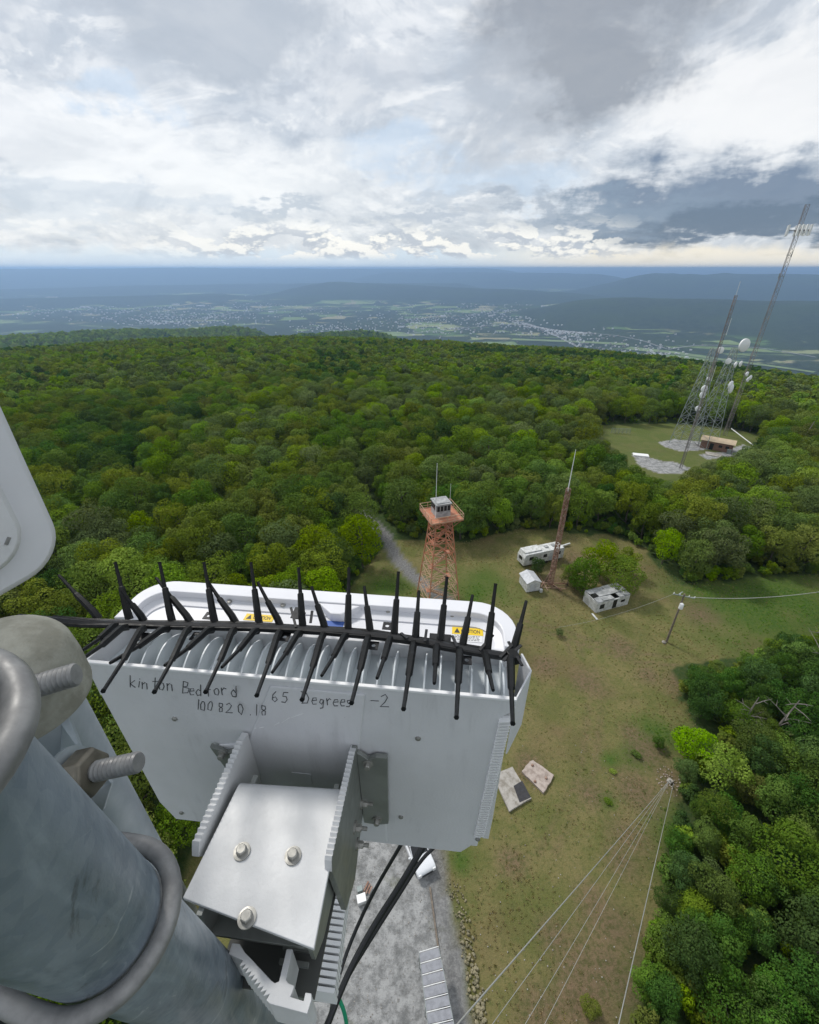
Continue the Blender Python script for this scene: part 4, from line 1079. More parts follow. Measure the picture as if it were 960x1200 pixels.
# ------------------------------------------------------------------ grass tufts and weeds in the clearing
def tuft_mesh(seed, n, h, w, mt):
    r = np.random.RandomState(seed); V = []; 
    for i in range(n):
        a = r.uniform(0, 6.28); q_ = r.uniform(0, w); b = np.array([q_ * math.cos(a), q_ * math.sin(a), 0]); hh = h * r.uniform(.5, 1.1); d = r.uniform(0, 6.28); t_ = np.array([math.cos(d), math.sin(d), 0]) * .03
        lean = np.array([r.uniform(-.5, .5) * hh, r.uniform(-.5, .5) * hh, hh]); V += [b - t_, b + t_, b + lean + t_ * .3, b + lean - t_ * .3]
    return leaf_mesh('tuft', np.array(V), r.uniform(0, 1, n), mt)
G1 = leaf_material('grass_green', (.17, .20, .06), (.24, .25, .09)); G2 = leaf_material('grass_dry', (.33, .28, .15), (.42, .36, .21)); G3 = leaf_material('weed_lush', (.11, .24, .04), (.17, .30, .06))
tm = [tuft_mesh(1, 12, .13, .16, G1), tuft_mesh(2, 12, .14, .16, G2), tuft_mesh(3, 14, .16, .2, G3)]
rs3 = np.random.RandomState(77); nT = 90000
tx = rs3.uniform(-16, 80, nT); ty = rs3.uniform(2, 84, nT)
ok = poly_mask(CLEAR, tx, ty) & ~poly_mask(PAD, tx - .3, ty) & (seg_dist(tx, ty, LANE) > 2.0)
pu, pv = proj(tx, ty, np.zeros(nT)); ok &= (pu > 180) & (pu < 980) & (pv < 1220)
for pl in HIDPX: ok &= ~poly_mask(pl, pu, pv)
tx, ty = tx[ok], ty[ok]
dn = nz(91, tx, ty, 6, 4); 
lsh = np.zeros(len(tx))
for (u, v, r_) in [(712, 940, 1.3), (715, 890, 1.2), (745, 885, 2.0), (560, 690, 6), (452, 690, 6), (880, 715, 14), (930, 700, 14), (840, 712, 5), (770, 860, 3), (800, 980, 4), (830, 1050, 4), (540, 1010, 1.2), (860, 900, 6)]:
    c = G(u, v); lsh = np.maximum(lsh, 1.2 - np.hypot(tx - c[0], ty - c[1]) / r_)
ki = np.where(lsh > rs3.uniform(0, 1, len(tx)), 2, np.where(dn + rs3.uniform(-.6, .6, len(tx)) > .05, 1, 0))
kp = rs3.uniform(0, 1, len(tx)) < np.clip(.34 + dn * .7, .06, 1)
tx, ty, ki = tx[kp], ty[kp], ki[kp]
tz = gh(tx, ty) - .02
gr_o = scatter('meadow_grass', np.stack([tx, ty, tz], 1), ki, rs3.uniform(.45, 1.1, len(tx)), rs3.uniform(0, 6.28, len(tx)), tm)
stuff(gr_o, 'green and straw-coloured grass tufts covering the clearing', 'grass')

# ------------------------------------------------------------------ valley towns and roads
TOWNW = mat('town_white', (.72, .73, .74), .7); TOWNR = mat('town_roof', (.35, .33, .32), .8)
def valley_pt(u, v):
    p = px_z(u, v, -425); z = float(gh(p.x, p.y)); p = px_z(u, v, z); return p.x, p.y, float(gh(p.x, p.y))
r = random.Random(21)
clus = [(620, 372, 42, 7, 420), (655, 384, 30, 6, 260), (560, 364, 50, 7, 240), (520, 386, 32, 5, 200), (700, 376, 40, 5, 160), (240, 372, 45, 5, 260), (130, 366, 60, 5, 200), (60, 356, 50, 4, 120), (300, 362, 60, 4, 160), (180, 378, 30, 3, 120), (400, 385, 40, 3, 120), (480, 376, 25, 4, 120), (780, 382, 30, 4, 90), (850, 366, 40, 5, 60), (560, 352, 60, 3, 80), (260, 348, 80, 3, 70), (430, 350, 90, 3, 80)]
for nm, mt, sel in (('town_houses', TOWNW, 0), ('town_roofs', TOWNR, 1)):
    m = MB()
    for (u, v, su, sv, n) in clus:
        for i in range(n if sel == 0 else n // 2):
            x, y, z = valley_pt(r.gauss(u, su), r.gauss(v, sv))
            if z > -385 or r.random() < .15 + .45 * float(nz(88, np.array([x]), np.array([y]), 240, 2)[0] > -.05) or math.hypot(x, y) > 16000 or math.hypot(x, y) < 2300: continue
            s_ = math.hypot(x, y) / 5000; w_ = r.uniform(7, 15) * (.6 + .5 * s_); m.box((x, y, z + 4), (w_, w_ * r.uniform(.5, .8), r.uniform(6, 11)), Matrix.Rotation(r.uniform(-.3, .3), 3, 'Z'))
    stuff(obj(nm, m, mt), 'scattered pale houses of the valley towns' if sel == 0 else 'scattered grey roofed houses of the valley towns', 'houses')
big = [(20, 340, 300, 60, 'long white warehouse at the far left of the valley'), (60, 338, 160, 50, 'white hall right of the long warehouse at the far left'), (205, 352, 120, 60, 'pale flat industrial hall in the left valley'), (235, 357, 150, 60, 'broad white hall in the left valley town'),
       (318, 366, 110, 40, 'white hall among the houses of the left town'), (100, 360, 150, 50, 'low pale shed row in the left valley'), (638, 362, 130, 70, 'bright white building above the right town'), (575, 371, 90, 40, 'pale hall in the middle of the right town'),
       (520, 352, 110, 40, 'pale building beside the green fields over the town'), (470, 384, 120, 40, 'light hall at the left end of the right town'), (940, 338, 80, 40, 'single pale building on the far right slope')]
for u, v, w_, d_, lb in big:
    x, y, z = valley_pt(u, v + (0 if v > 345 else 8)); t = thing('warehouse', lb, 'building', (x, y, z), r.uniform(-.2, .2), 'large buildings in the valley')
    k_ = .55 * math.hypot(x, y) / 5500
    m = MB(); m.box((0, 0, 5), (w_ * k_, d_ * k_, 12)); obj('wall', m, TOWNW, t); m = MB(); m.box((0, 0, 12.2), (w_ * k_ + 3, d_ * k_ + 3, 1.6)); obj('roof', m, DISH, t)
ROADM = mat('pale_road', (.26, .27, .27), .8)
def ribbon(name, px, w, mt):
    P = []
    for (a, b) in zip(px[:-1], px[1:]):
        for k in range(10): f = k / 10; P.append(Vector(valley_pt(a[0] + (b[0] - a[0]) * f, a[1] + (b[1] - a[1]) * f)))
    m = MB(); vs = []
    for i, p in enumerate(P):
        d = (P[min(i + 1, len(P) - 1)] - P[max(i - 1, 0)]); d.z = 0; d.normalize(); s_ = Vector((-d.y, d.x, 0)) * w
        for q_ in (-1, 1): c = p + s_ * q_; vs.append((c.x, c.y, float(gh(c.x, c.y)) + 3))
    m.add(vs, [(2 * i, 2 * i + 1, 2 * i + 3, 2 * i + 2) for i in range(len(P) - 1)]); struct(obj(name, m, mt))
RIV = mat('pale_fields', (.17, .24, .09), .9, var=.3, vscale=.01)
ribbon('road', [(140, 384), (215, 377), (262, 370), (275, 366), (330, 364), (400, 362)], 9, ROADM)
ribbon('road', [(470, 392), (540, 385), (600, 380), (650, 376), (690, 374)], 8, ROADM)
ribbon('field_strip', [(735, 408), (790, 414), (850, 424), (965, 440)], 60, RIV)
ribbon('field_strip', [(600, 398), (680, 401), (740, 404)], 45, RIV)
ribbon('road', [(640, 384), (720, 388), (790, 386), (880, 402), (965, 420)], 7, ROADM)

# ------------------------------------------------------------------ foreground: antennas, bracket, pipes
def painted(name, col):
    m = mat(name, col, .45, var=.06, vscale=9, bump=.0004, bscale=300); t = m.node_tree; bs = t.nodes['Principled BSDF']
    src = bs.inputs['Base Color'].links[0].from_socket; v = N(t, 'ShaderNodeTexCoord').outputs['Object']
    st = noise(t, vmth(t, 'MULTIPLY', v, (55, 55, 5)), 1, 6, .65).outputs[0]; sp2 = noise(t, v, 420, 2, .5).outputs[0]; bl = noise(t, v, 14, 5, .6).outputs[0]
    g = mth(t, 'MULTIPLY', sstep(t, st, .50, .72), sstep(t, bl, .42, .62))
    c1 = mixc(t, mth(t, 'MULTIPLY', g, .38), src, tuple(x * .62 for x in col))
    c1 = mixc(t, mth(t, 'MULTIPLY', sstep(t, sp2, .70, .76), .5), c1, tuple(x * .5 for x in col))
    t.links.new(c1, bs.inputs['Base Color']); return m
WHITE = painted('grey_white_paint', (.68, .69, .715))
RADOME = mat('white_radome', (.72, .73, .77), .38, var=.05, vscale=6)
FINM = mat('fin_metal', (.68, .73, .76), .42, var=.10, vscale=14)
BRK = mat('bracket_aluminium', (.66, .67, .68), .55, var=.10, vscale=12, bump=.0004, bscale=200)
BRKD = mat('bracket_alloy_painted_shade', (.27, .285, .27), .45, .3, var=.2, vscale=14)  # darker copy of the bracket alloy, with shade put into its colour
def galvanized():
    m = bpy.data.materials.new('galvanized_steel'); m.use_nodes = True; t = m.node_tree; bs = t.nodes['Principled BSDF']; bs.inputs['Metallic'].default_value = .22
    v = N(t, 'ShaderNodeTexCoord').outputs['Object']
    n1 = noise(t, v, 9, 6, .65, 1.2).outputs[0]; n2 = noise(t, vmth(t, 'MULTIPLY', v, (60, 60, 7)), 1, 5, .6, .6).outputs[0]
    c = mixc(t, sstep(t, n1, .38, .62), (.14, .18, .22), (.21, .26, .305))
    c = mixc(t, mth(t, 'MULTIPLY', sstep(t, n2, .50, .70), .45), c, (.36, .42, .46))
    vo = N(t, 'ShaderNodeTexVoronoi'); vo.inputs['Scale'].default_value = 130; t.links.new(v, vo.inputs['Vector'])
    sc = N(t, 'ShaderNodeSeparateColor'); t.links.new(vo.outputs['Color'], sc.inputs[0])
    c = mixc(t, mth(t, 'MULTIPLY', sc.outputs[0], .14), c, (.50, .54, .57))
    vein = noise(t, v, 9, 2, .5, .8, 'RIDGED_MULTIFRACTAL' if False else 'FBM').outputs[0]
    ln = sstep(t, mth(t, 'ABSOLUTE', mth(t, 'SUBTRACT', vein, .53)), .010, .0, 0, 1)
    c = mixc(t, mth(t, 'MULTIPLY', mth(t, 'MULTIPLY', ln, sstep(t, n1, .5, .6)), .55), c, (.62, .66, .68))
    dk = noise(t, vmth(t, 'MULTIPLY', v, (1, 1, .6)), 30, 6, .7, 1.0).outputs[0]
    c = mixc(t, mth(t, 'MULTIPLY', sstep(t, dk, .60, .70), .6), c, (.07, .075, .08))
    t.links.new(c, bs.inputs['Base Color'])
    t.links.new(sstep(t, n2, .3, .7, .30, .55), bs.inputs['Roughness'])
    bp = N(t, 'ShaderNodeBump'); bp.inputs['Distance'].default_value = .0006; t.links.new(noise(t, v, 70, 4, .65).outputs[0], bp.inputs['Height']); t.links.new(bp.outputs[0], bs.inputs['Normal'])
    return m
GALV = galvanized()
GALV2 = mat('galvanized_steel_pale', (.36, .41, .44), .5, .45, col2=(.50, .54, .57), vscale=14, detail=8)
CAPM = mat('weathered_cap', (.25, .245, .20), .8, .1, col2=(.38, .375, .32), vscale=40, detail=8, bump=.0015, bscale=90)
UBM = mat('dull_ubolt_steel', (.19, .19, .19), .52, .30, col2=(.30, .30, .295), vscale=45, detail=6)
STEEL = mat('stainless', (.38, .375, .35), .50, .60, var=.25, vscale=60)
NUTM = mat('dull_nut', (.22, .20, .16), .5, .6, var=.35, vscale=60)
BLACK = mat('black_plastic', (.008, .009, .010), .5, spec=.25, var=.4, vscale=60)
RAILM = mat('grey_black_plastic', (.022, .023, .026), .5, spec=.3, var=.4, vscale=60)
INK = mat('marker_ink', (.035, .04, .045), .6)
YEL = mat('caution_yellow', (.80, .56, .02), .5)
PAPER = mat('label_white', (.75, .76, .78), .5)
PRINT = mat('label_print', (.04, .04, .05), .6)
BLUE = mat('label_blue', (.05, .12, .40), .5)
TAPE = mat('clear_patch', (.66, .675, .69), .3)
SCUFF = mat('scuff_white', (.80, .81, .82), .5)
RUBBER = mat('black_cable', (.012, .013, .015), .45)
GREEN = mat('green_wire', (.01, .26, .13), .4)
ROOTP = EYE + Vector((-.382, .367, -.402)); RROT = -math.radians(6.0)
EX = Vector((.9945, -.1045, 0)); EY = Vector((.1045, .9945, 0)); EZ = Vector((0, 0, 1))
def lo(u, v, ax, val):
    "local point of the antenna's frame where the sight line meets a plane of it"
    n = {'a': EX, 'd': EY, 'h': EZ}[ax]; r = ray(u, v); o = EYE - ROOTP
    t = (val - o.dot(n)) / r.dot(n); w = o + r * t
    return Vector((w.dot(EX), w.dot(EY), w.z))
def local(p): w = Vector(p) - ROOTP; return Vector((w.dot(EX), w.dot(EY), w.z))

unit = thing('panel_antenna', 'large white panel antenna seen from behind with cooling fins and handwritten notes', 'antenna', ROOTP, RROT)
# back plate
out = [(.0, 0), (.5, 0), (.4995, -.02), (.486, -.03), (.476, -.282), (.486, -.284), (.469, -.317), (.458, -.334), (.024, -.337), (.010, -.293)]
m = MB(); m.prism(out, 0, .004, 'y'); back = obj('back_plate', m, WHITE, unit, bevel=.0012)
m = MB(); m.box((.25, .001, -.0012), (.498, .0045, .0036)); obj('top_lip', m, SCUFF, unit, bevel=.0008)
m = MB(); m.prism([(.225, -.012), (.335, -.012), (.322, -.120), (.350, -.134), (.352, -.327), (.140, -.327), (.138, -.133), (.178, -.124)], -.0022, .001, 'y')
obj('raised_field', m, WHITE, unit, bevel=.0020)
m = MB(); m.box((.247, .037, -.19), (.47, .064, .27)); obj('housing', m, WHITE, unit, bevel=.003)
m = MB(); m.box((.25, .037, -.026), (.49, .066, .004)); obj('fin_tray', m, FINM, unit)
prof = []
for i in range(13):
    f = i / 12; prof.append((.0035 + .062 * f, -.020 + .023 * math.sin(math.pi * (.10 + .80 * f)) ** .8))
fm = MB(); fm.prism([(.0035, -.026)] + prof + [(.0655, -.026)], -.0009, .0009, 'x'); fin_me = mesh_of('fin', fm, FINM)
for k in range(26):
    o = bpy.data.objects.new('cooling_fin', fin_me); COL.objects.link(o); o.parent = unit; o.location = (.047 + k * .0176, 0, 0)
m = MB(); m.prism([(.0, .004), (.036, .004), (.036, .070), (.012, .070), (.0, .045)], -.032, -.030, 'z'); obj('end_plate', m, WHITE, unit, bevel=.0006)
m = MB(); m.prism([(.0, .001), (.0025, .001), (.014, .070), (.0115, .070)], -.06, -.0005, 'z'); obj('side_wall', m, WHITE, unit, bevel=.0006)
for k in range(5):
    m = MB(); m.box((.026, .014 + k * .011, -.0293), (.015, .0035, .0012), Matrix.Rotation(math.radians(18), 3, 'Z')); obj('vent_slot', m, PRINT, unit)
m = MB(); m.prism([(.4975, .003), (.4995, .003), (.5215, .045), (.514, .070), (.5115, .070), (.519, .045)], -.10, -.004, 'z'); obj('side_wall', m, WHITE, unit, bevel=.0006)
m = MB()
for k in range(46):
    h = -.034 - k * .0054; a = .4855 - (k * .0054) * .04
    m.box((a + .0045, .006, h), (.013, .020, .0022), Matrix.Rotation(math.radians(-14), 3, 'Y'))
stuff(obj('side_fins', m, SCUFF, unit))
m = MB(); m.prism([(.486, .001), (.494, .001), (.502, .03), (.502, .07), (.486, .07)], -.29, -.03, 'z'); obj('side_channel', m, BRK, unit)
m = MB(); m.box((.25, .0695, -.03), (.50, .005, .056)); obj('rear_rib', m, WHITE, unit, bevel=.001)
# radome: rounded front housing beyond the fins
def rrect(x0, x1, y0, y1, r0, r1, n=8):
    p = [(x0, y0)]
    for k in range(n + 1):
        a = math.pi - math.pi / 2 * k / n; p.append((x0 + r0 + r0 * math.cos(a), y1 - r0 + r0 * math.sin(a)))
    for k in range(n + 1):
        a = math.pi / 2 - math.pi / 2 * k / n; p.append((x1 - r1 + r1 * math.cos(a), y1 - r1 + r1 * math.sin(a)))
    p.append((x1, y0)); return p
m = MB(); m.prism(rrect(-.012, .508, .072, .152, .042, .05), -.36, -.012); rad = obj('radome', m, RADOME, unit, smooth=40, bevel=.004)
outer = rrect(-.014, .510, .072, .154, .043, .052); inner = rrect(.006, .492, .072, .128, .03, .035)
def ring_mb(o_, i_, zo, zi, zb):
    m = MB(); n = len(o_); vs = [(x, y, zo) for x, y in o_] + [(x, y, zi) for x, y in i_] + [(x, y, zb) for x, y in i_] + [(x, y, zb) for x, y in o_]
    fs = []
    for i in range(n - 1):
        for s_ in range(3): fs.append((s_ * n + i, s_ * n + i + 1, (s_ + 1) * n + i + 1, (s_ + 1) * n + i))
        fs.append((i, 3 * n + i, 3 * n + i + 1, i + 1))
    fs += [(0, n, 2 * n, 3 * n), (n - 1, 4 * n - 1, 3 * n - 1, 2 * n - 1)]
    return m.add(vs, fs)
m = ring_mb(outer, inner, .001, .0035, -.014); obj('radome_rim', m, RADOME, unit, smooth=35, bevel=.0012)
m = MB(); inn2 = rrect(.016, .482, .074, .116, .025, .028)
m = ring_mb(inner, inn2, -.006, -.010, -.013); obj('screw_ledge', m, RADOME, unit, smooth=30)
m = MB(); m.prism([(.245, .128), (.268, .108), (.282, .108), (.305, .128)], -.0125, .002); obj('rim_bridge', m, RADOME, unit, bevel=.002)
def hexbolt(m, o, ax, r, h, washer=True):
    if washer: m.lathe([(r * 1.55, 0), (r * 1.55, h * .25), (r * 1.1, h * .3)], o, ax, 20)
    o = Vector(o); ax = Vector(ax).normalized()
    m.lathe([(r, h * .25), (r, h * .85), (r * .82, h)], o, ax, 6)
    m.lathe([(r * .9, h * .9), (r * .75, h * 1.02), (.0001, h * 1.03)], o, ax, 16)
for (u, v) in [(205, 842), (490, 865), (213, 952), (560, 983), (470, 957)]:
    p = lo(u, v, 'd', 0); m = MB(); m.lathe([(.0034, 0), (.0032, .0016), (.0016, .0026), (.0001, .0028)], (p.x, -.0001, p.z), (0, -1, 0), 12); obj('screw', m, STEEL, unit, smooth=40)
for (u, v) in [(269, 705), (332, 709), (397, 713), (530, 721), (597, 732), (455, 716)]:
    p = lo(u, v, 'h', -.006); m = MB(); m.lathe([(.0036, 0), (.0034, .0016), (.0018, .0024), (.0001, .0025)], (p.x, p.y, -.0065), (0, 0, 1), 12); obj('screw', m, STEEL, unit, smooth=40)
# labels on the recess behind the rim
def text_mesh(body, size):
    cu = bpy.data.curves.new('txt', 'FONT'); cu.body = body; cu.size = size; cu.align_x = 'LEFT'; cu.extrude = .00005; cu.offset = size * .012
    o = bpy.data.objects.new('txt', cu); COL.objects.link(o); dg = bpy.context.evaluated_depsgraph_get(); dg.update()
    me = bpy.data.meshes.new_from_object(o.evaluated_get(dg)); bpy.data.objects.remove(o); return me
REC = -.0118
def caution(u, v, words=True):
    p = lo(u, v, 'h', REC)
    m = MB(); m.box((p.x, p.y, REC + .0002), (.040, .0125, .0004)); lab = obj('caution_label', m, YEL, unit); lab['label'] = 'yellow label printed CAUTION'
    me = text_mesh('CAUTION', .0088); me.materials.clear(); me.materials.append(PRINT)
    o = obj('lettering', me, None, lab); o.location = (p.x - .0085, p.y - .0030, REC + .0005); o.scale = (.62, 1, 1)
    m = MB(); m.prism([(p.x - .0172, p.y - .004), (p.x - .0098, p.y - .004), (p.x - .0135, p.y + .0045)], REC + .0004, REC + .0006); obj('warning_triangle', m, PRINT, lab)
    if words:
        m = MB(); m.box((p.x, p.y - .0125, REC + .0002), (.038, .0115, .0004)); pl = obj('instruction_label', m, PAPER, unit)
        m = MB()
        r = random.Random(3)
        for row in range(4):
            x = -.017
            while x < .014:
                w = r.uniform(.0015, .004); m.box((p.x + x + w / 2, p.y - .0085 - row * .0024, REC + .0005), (w, .0009, .0001)); x += w + .0009
        stuff(obj('print_lines', m, PRINT, pl))
caution(548, 740); caution(304, 724, False)
p = lo(390, 731, 'h', REC); m = MB(); m.box((p.x, p.y, REC + .0002), (.030, .010, .0004)); b_ = obj('information_label', m, BLUE, unit); b_['label'] = 'blue label'
# handwriting
GL = {'k': [[(0, 0), (0, 1.25)], [(.5, .75), (.02, .35), (.55, 0)]], 'i': [[(.15, 0), (.2, .7)], [(.22, .95), (.24, 1.0)]], 'n': [[(0, .7), (.02, 0)], [(.02, .45), (.25, .7), (.45, .6), (.5, 0)]],
      't': [[(.2, 1.1), (.22, 0)], [(-.05, .72), (.5, .76)]], 'o': [[(.25, .7), (.02, .45), (.1, .05), (.4, 0), (.52, .35), (.42, .65), (.25, .7)]],
      'B': [[(0, 0), (0, 1.15)], [(0, 1.15), (.45, 1.05), (.42, .7), (.05, .6)], [(.05, .6), (.6, .5), (.55, .08), (0, 0)]], 'e': [[(.02, .38), (.5, .45), (.42, .7), (.12, .66), (0, .3), (.15, 0), (.5, .05)]],
      'd': [[(.5, 1.2), (.52, 0)], [(.5, .55), (.2, .68), (0, .35), (.15, .02), (.52, .15)]], 'f': [[(.5, 1.1), (.28, 1.15), (.2, .8), (.2, -.05)], [(0, .6), (.45, .62)]], 'r': [[(0, .68), (.03, 0)], [(.03, .42), (.25, .7), (.45, .6)]],
      '6': [[(.4, 1.0), (.08, .65), (.02, .2), (.25, 0), (.5, .22), (.35, .48), (.05, .35)]], '5': [[(.55, 1.0), (.12, .98), (.08, .6), (.4, .6), (.52, .3), (.35, .02), (0, .05)]],
      'D': [[(.05, 0), (.08, 1.05)], [(-.1, 1.05), (.4, 1.0), (.62, .5), (.45, .05), (-.05, 0)]], 'g': [[(.45, .6), (.15, .68), (.02, .3), (.3, .1), (.48, .6), (.45, -.3), (.1, -.38)]],
      's': [[(.45, .68), (.12, .6), (.15, .38), (.42, .28), (.35, .02), (0, .03)]], '-': [[(0, .4), (.75, .42)]], '2': [[(0, .85), (.3, 1.05), (.52, .8), (.35, .4), (.0, .02), (.7, .05)]],
      '1': [[(.2, 0), (.22, 1.05)]], '0': [[(.25, .95), (.02, .6), (.08, .08), (.4, 0), (.52, .5), (.42, .88), (.25, .95)]], '8': [[(.45, .9), (.1, .95), (.1, .6), (.42, .42), (.4, .05), (.1, .02), (.1, .35), (.45, .62), (.45, .9)]], '.': [[(.1, .02), (.14, .06)]]}
WR = [('k', 153, 805, 11), ('i', 161, 805, 10), ('n', 167, 807, 11), ('t', 179, 807, 12), ('o', 186, 808, 12), ('n', 196, 809, 12),
      ('B', 214, 812, 12), ('e', 222, 814, 11), ('d', 230, 815, 11), ('f', 242, 815, 12), ('o', 251, 814, 11), ('r', 260, 814, 12), ('d', 271, 816, 12),
      ('6', 320, 820, 12), ('5', 331, 821, 12), ('D', 355, 822, 13), ('e', 366, 823, 11), ('g', 375, 824, 10), ('r', 384, 824, 11), ('e', 391, 825, 11), ('e', 399, 825, 11), ('s', 406, 826, 12),
      ('-', 434, 826, 13), ('2', 446, 828, 14),
      ('1', 230, 831, 11), ('0', 235, 832, 11), ('0', 243, 832, 11), ('8', 256, 834, 11), ('2', 265, 835, 11), ('0', 279, 835, 13), ('.', 293, 836, 12), ('1', 299, 836, 12), ('8', 307, 836, 12)]
m = MB(); rj = random.Random(4)
for ch, u, v, s_ in WR:
    sl = rj.uniform(-.05, .1)
    for st in GL[ch]:
        pts = []
        for (x, y) in st:
            q = lo(u + (x + sl * y) * s_ + rj.uniform(-.3, .3), v - y * s_ + x * s_ * .08, 'd', 0)
            on_boss = .18 < q.x < .335 and q.z < -.013
            pts.append((q.x, -.0024 if on_boss else -.0002, q.z))
        m.tube(pts, .00052, 5)
hw = obj('handwriting', m, INK, unit); hw['label'] = 'black marker notes kinton Bedford, 65 Degrees, -2 and 100 820.18'
m = MB(); p = lo(355, 910, 'd', 0); m.box((p.x, -.0026, p.z), (.026, .0008, .024)); obj('clear_patch', m, TAPE, unit, bevel=.0003)
m = MB()
for (a, b) in [((322, 848), (328, 845)), ((331, 845), (340, 839)), ((342, 839), (356, 834)), ((299, 852), (301, 851)), ((305, 851), (310, 850))]:
    q0, q1 = lo(*a, 'd', 0), lo(*b, 'd', 0); m.tube([(q0.x, -.0023, q0.z), (q1.x, -.0023, q1.z)], [.0003, .0005], 5)
obj('scuff_mark', m, SCUFF, unit)

# tilt bracket between the antenna and the pipe
br = thing('tilt_bracket', 'grey aluminium tilt bracket with serrated cheeks and three bolts on its top plate', 'bracket', ROOTP, RROT)
def serrate(p0, p1, n, dep):
    "saw-toothed edge between two (d, h) points"
    out = []; p0, p1 = Vector(p0), Vector(p1); d = (p1 - p0); nn = Vector((d.y, -d.x)).normalized()
    if nn.y < 0: nn = -nn
    for i in range(n):
        out.append(tuple(p0 + d * (i / n))); out.append(tuple(p0 + d * ((i + .5) / n) + nn * dep))
    out.append(tuple(p1)); return out
m = MB(); m.prism([(-.0025, -.100)] + serrate((-.014, -.098), (-.122, -.107), 20, .0035) + [(-.127, -.118), (-.118, -.136), (-.05, -.19), (-.0025, -.24)], .176, .184, 'x')
obj('cheek_plate', m, BRK, br, bevel=.0006)
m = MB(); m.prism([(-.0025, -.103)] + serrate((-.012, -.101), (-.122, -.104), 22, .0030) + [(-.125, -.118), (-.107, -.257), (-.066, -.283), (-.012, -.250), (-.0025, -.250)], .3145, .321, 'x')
ck = obj('cheek_plate', m, BRKD, br, bevel=.0006)  # same alloy as the left cheek; its shade is in the colour
m = MB(); m.prism([(-.0025, -.1035)] + serrate((-.012, -.1005), (-.122, -.1035), 22, .0032) + [(-.1255, -.117), (-.121, -.1175), (-.012, -.110), (-.0025, -.110)], .3135, .3205, 'x'); obj('serrated_edge', m, BRK, br); ck['label'] = 'right cheek plate with bolts'  # lighter alloy strip over the dark cheek: lit edge put into colour
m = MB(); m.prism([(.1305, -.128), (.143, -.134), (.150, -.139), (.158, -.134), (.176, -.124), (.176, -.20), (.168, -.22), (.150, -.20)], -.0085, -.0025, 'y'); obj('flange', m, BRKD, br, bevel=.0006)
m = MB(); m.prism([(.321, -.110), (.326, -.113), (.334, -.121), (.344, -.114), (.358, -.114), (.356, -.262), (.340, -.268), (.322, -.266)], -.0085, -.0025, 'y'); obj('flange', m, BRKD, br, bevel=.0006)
def bolt_at(p, ax, r=.0042, h=.008):
    m = MB(); hexbolt(m, p, ax, r, h); obj('bolt', m, STEEL, br, smooth=35)
bolt_at((.146, -.0085, -.139), (0, -1, .2)); bolt_at((.334, -.0085, -.128), (0, -1, .2)); bolt_at((.341, -.0085, -.252), (0, -1, 0))
for (d, h) in [(-.010, -.215), (-.047, -.198), (-.046, -.240)]:
    m = MB(); hexbolt(m, (.321, d, h), (1, 0, 0), .0046, .009); m.lathe([(.0024, .008), (.0024, .016)], (.321, d, h), (1, 0, 0), 10); obj('bolt', m, STEEL, br, smooth=35)
# top plate, bent down where it meets the antenna
TH = -.115
tl, tr, brr, bl = lo(278, 922, 'h', TH), lo(403, 930, 'h', TH), lo(368, 1112, 'h', TH), lo(214, 1052, 'h', TH)
m = MB(); n = 10; vs = []
for i in range(n + 1):
    f = i / n
    if i < 4: L_, R_2, z, yo = tl.lerp(bl, 0), tr.lerp(brr, 0), TH - .020 * (1 - i / 4) ** 2, .014 * (1 - i / 4)
    else:
        g = (i - 4) / (n - 4); L_, R_2, z, yo = tl.lerp(bl, g), tr.lerp(brr, g), TH, 0
    for q in (L_, R_2):
        vs.append((q.x, q.y + yo, z)); vs.append((q.x, q.y + yo - (.001 if i < 4 else 0), z - .005))
fs = []
for i in range(n):
    a = i * 4; b = a + 4
    fs += [(a, a + 2, b + 2, b), (a + 1, b + 1, b + 3, a + 3), (a, b, b + 1, a + 1), (a + 2, a + 3, b + 3, b + 2)]
fs += [(0, 1, 3, 2), (n * 4, n * 4 + 2, n * 4 + 3, n * 4 + 1)]
m.add(vs, fs); obj('top_plate', m, BRK, br, smooth=30, bevel=.0007)
for (u, v) in [(283, 996), (343, 1001), (289, 1074)]:
    p = lo(u, v, 'h', TH + .004); m = MB(); hexbolt(m, (p.x, p.y, TH), (0, 0, 1), .0054, .0070); obj('bolt', m, STEEL, br, smooth=35)
m = MB()
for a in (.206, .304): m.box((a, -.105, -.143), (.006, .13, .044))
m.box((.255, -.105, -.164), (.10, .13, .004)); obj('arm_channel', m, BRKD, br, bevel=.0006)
m = MB(); m.box((.262, -.115, -.215), (.10, .15, .004)); m.box((.262, -.06, -.19), (.10, .004, .05)); obj('interior_shade_web', m, mat('alloy_painted_shade', (.10, .105, .10), .5, .3), br)  # dark plates fill the bracket interior; its shade is in their colour
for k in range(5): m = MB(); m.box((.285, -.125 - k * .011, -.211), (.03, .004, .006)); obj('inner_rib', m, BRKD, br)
m = MB(); m.prism([(-.175, -.121), (-.045, -.121), (-.06, -.21), (-.150, -.20), (-.172, -.18)], .3075, .3115, 'x'); obj('arm_web', m, BRKD, br)
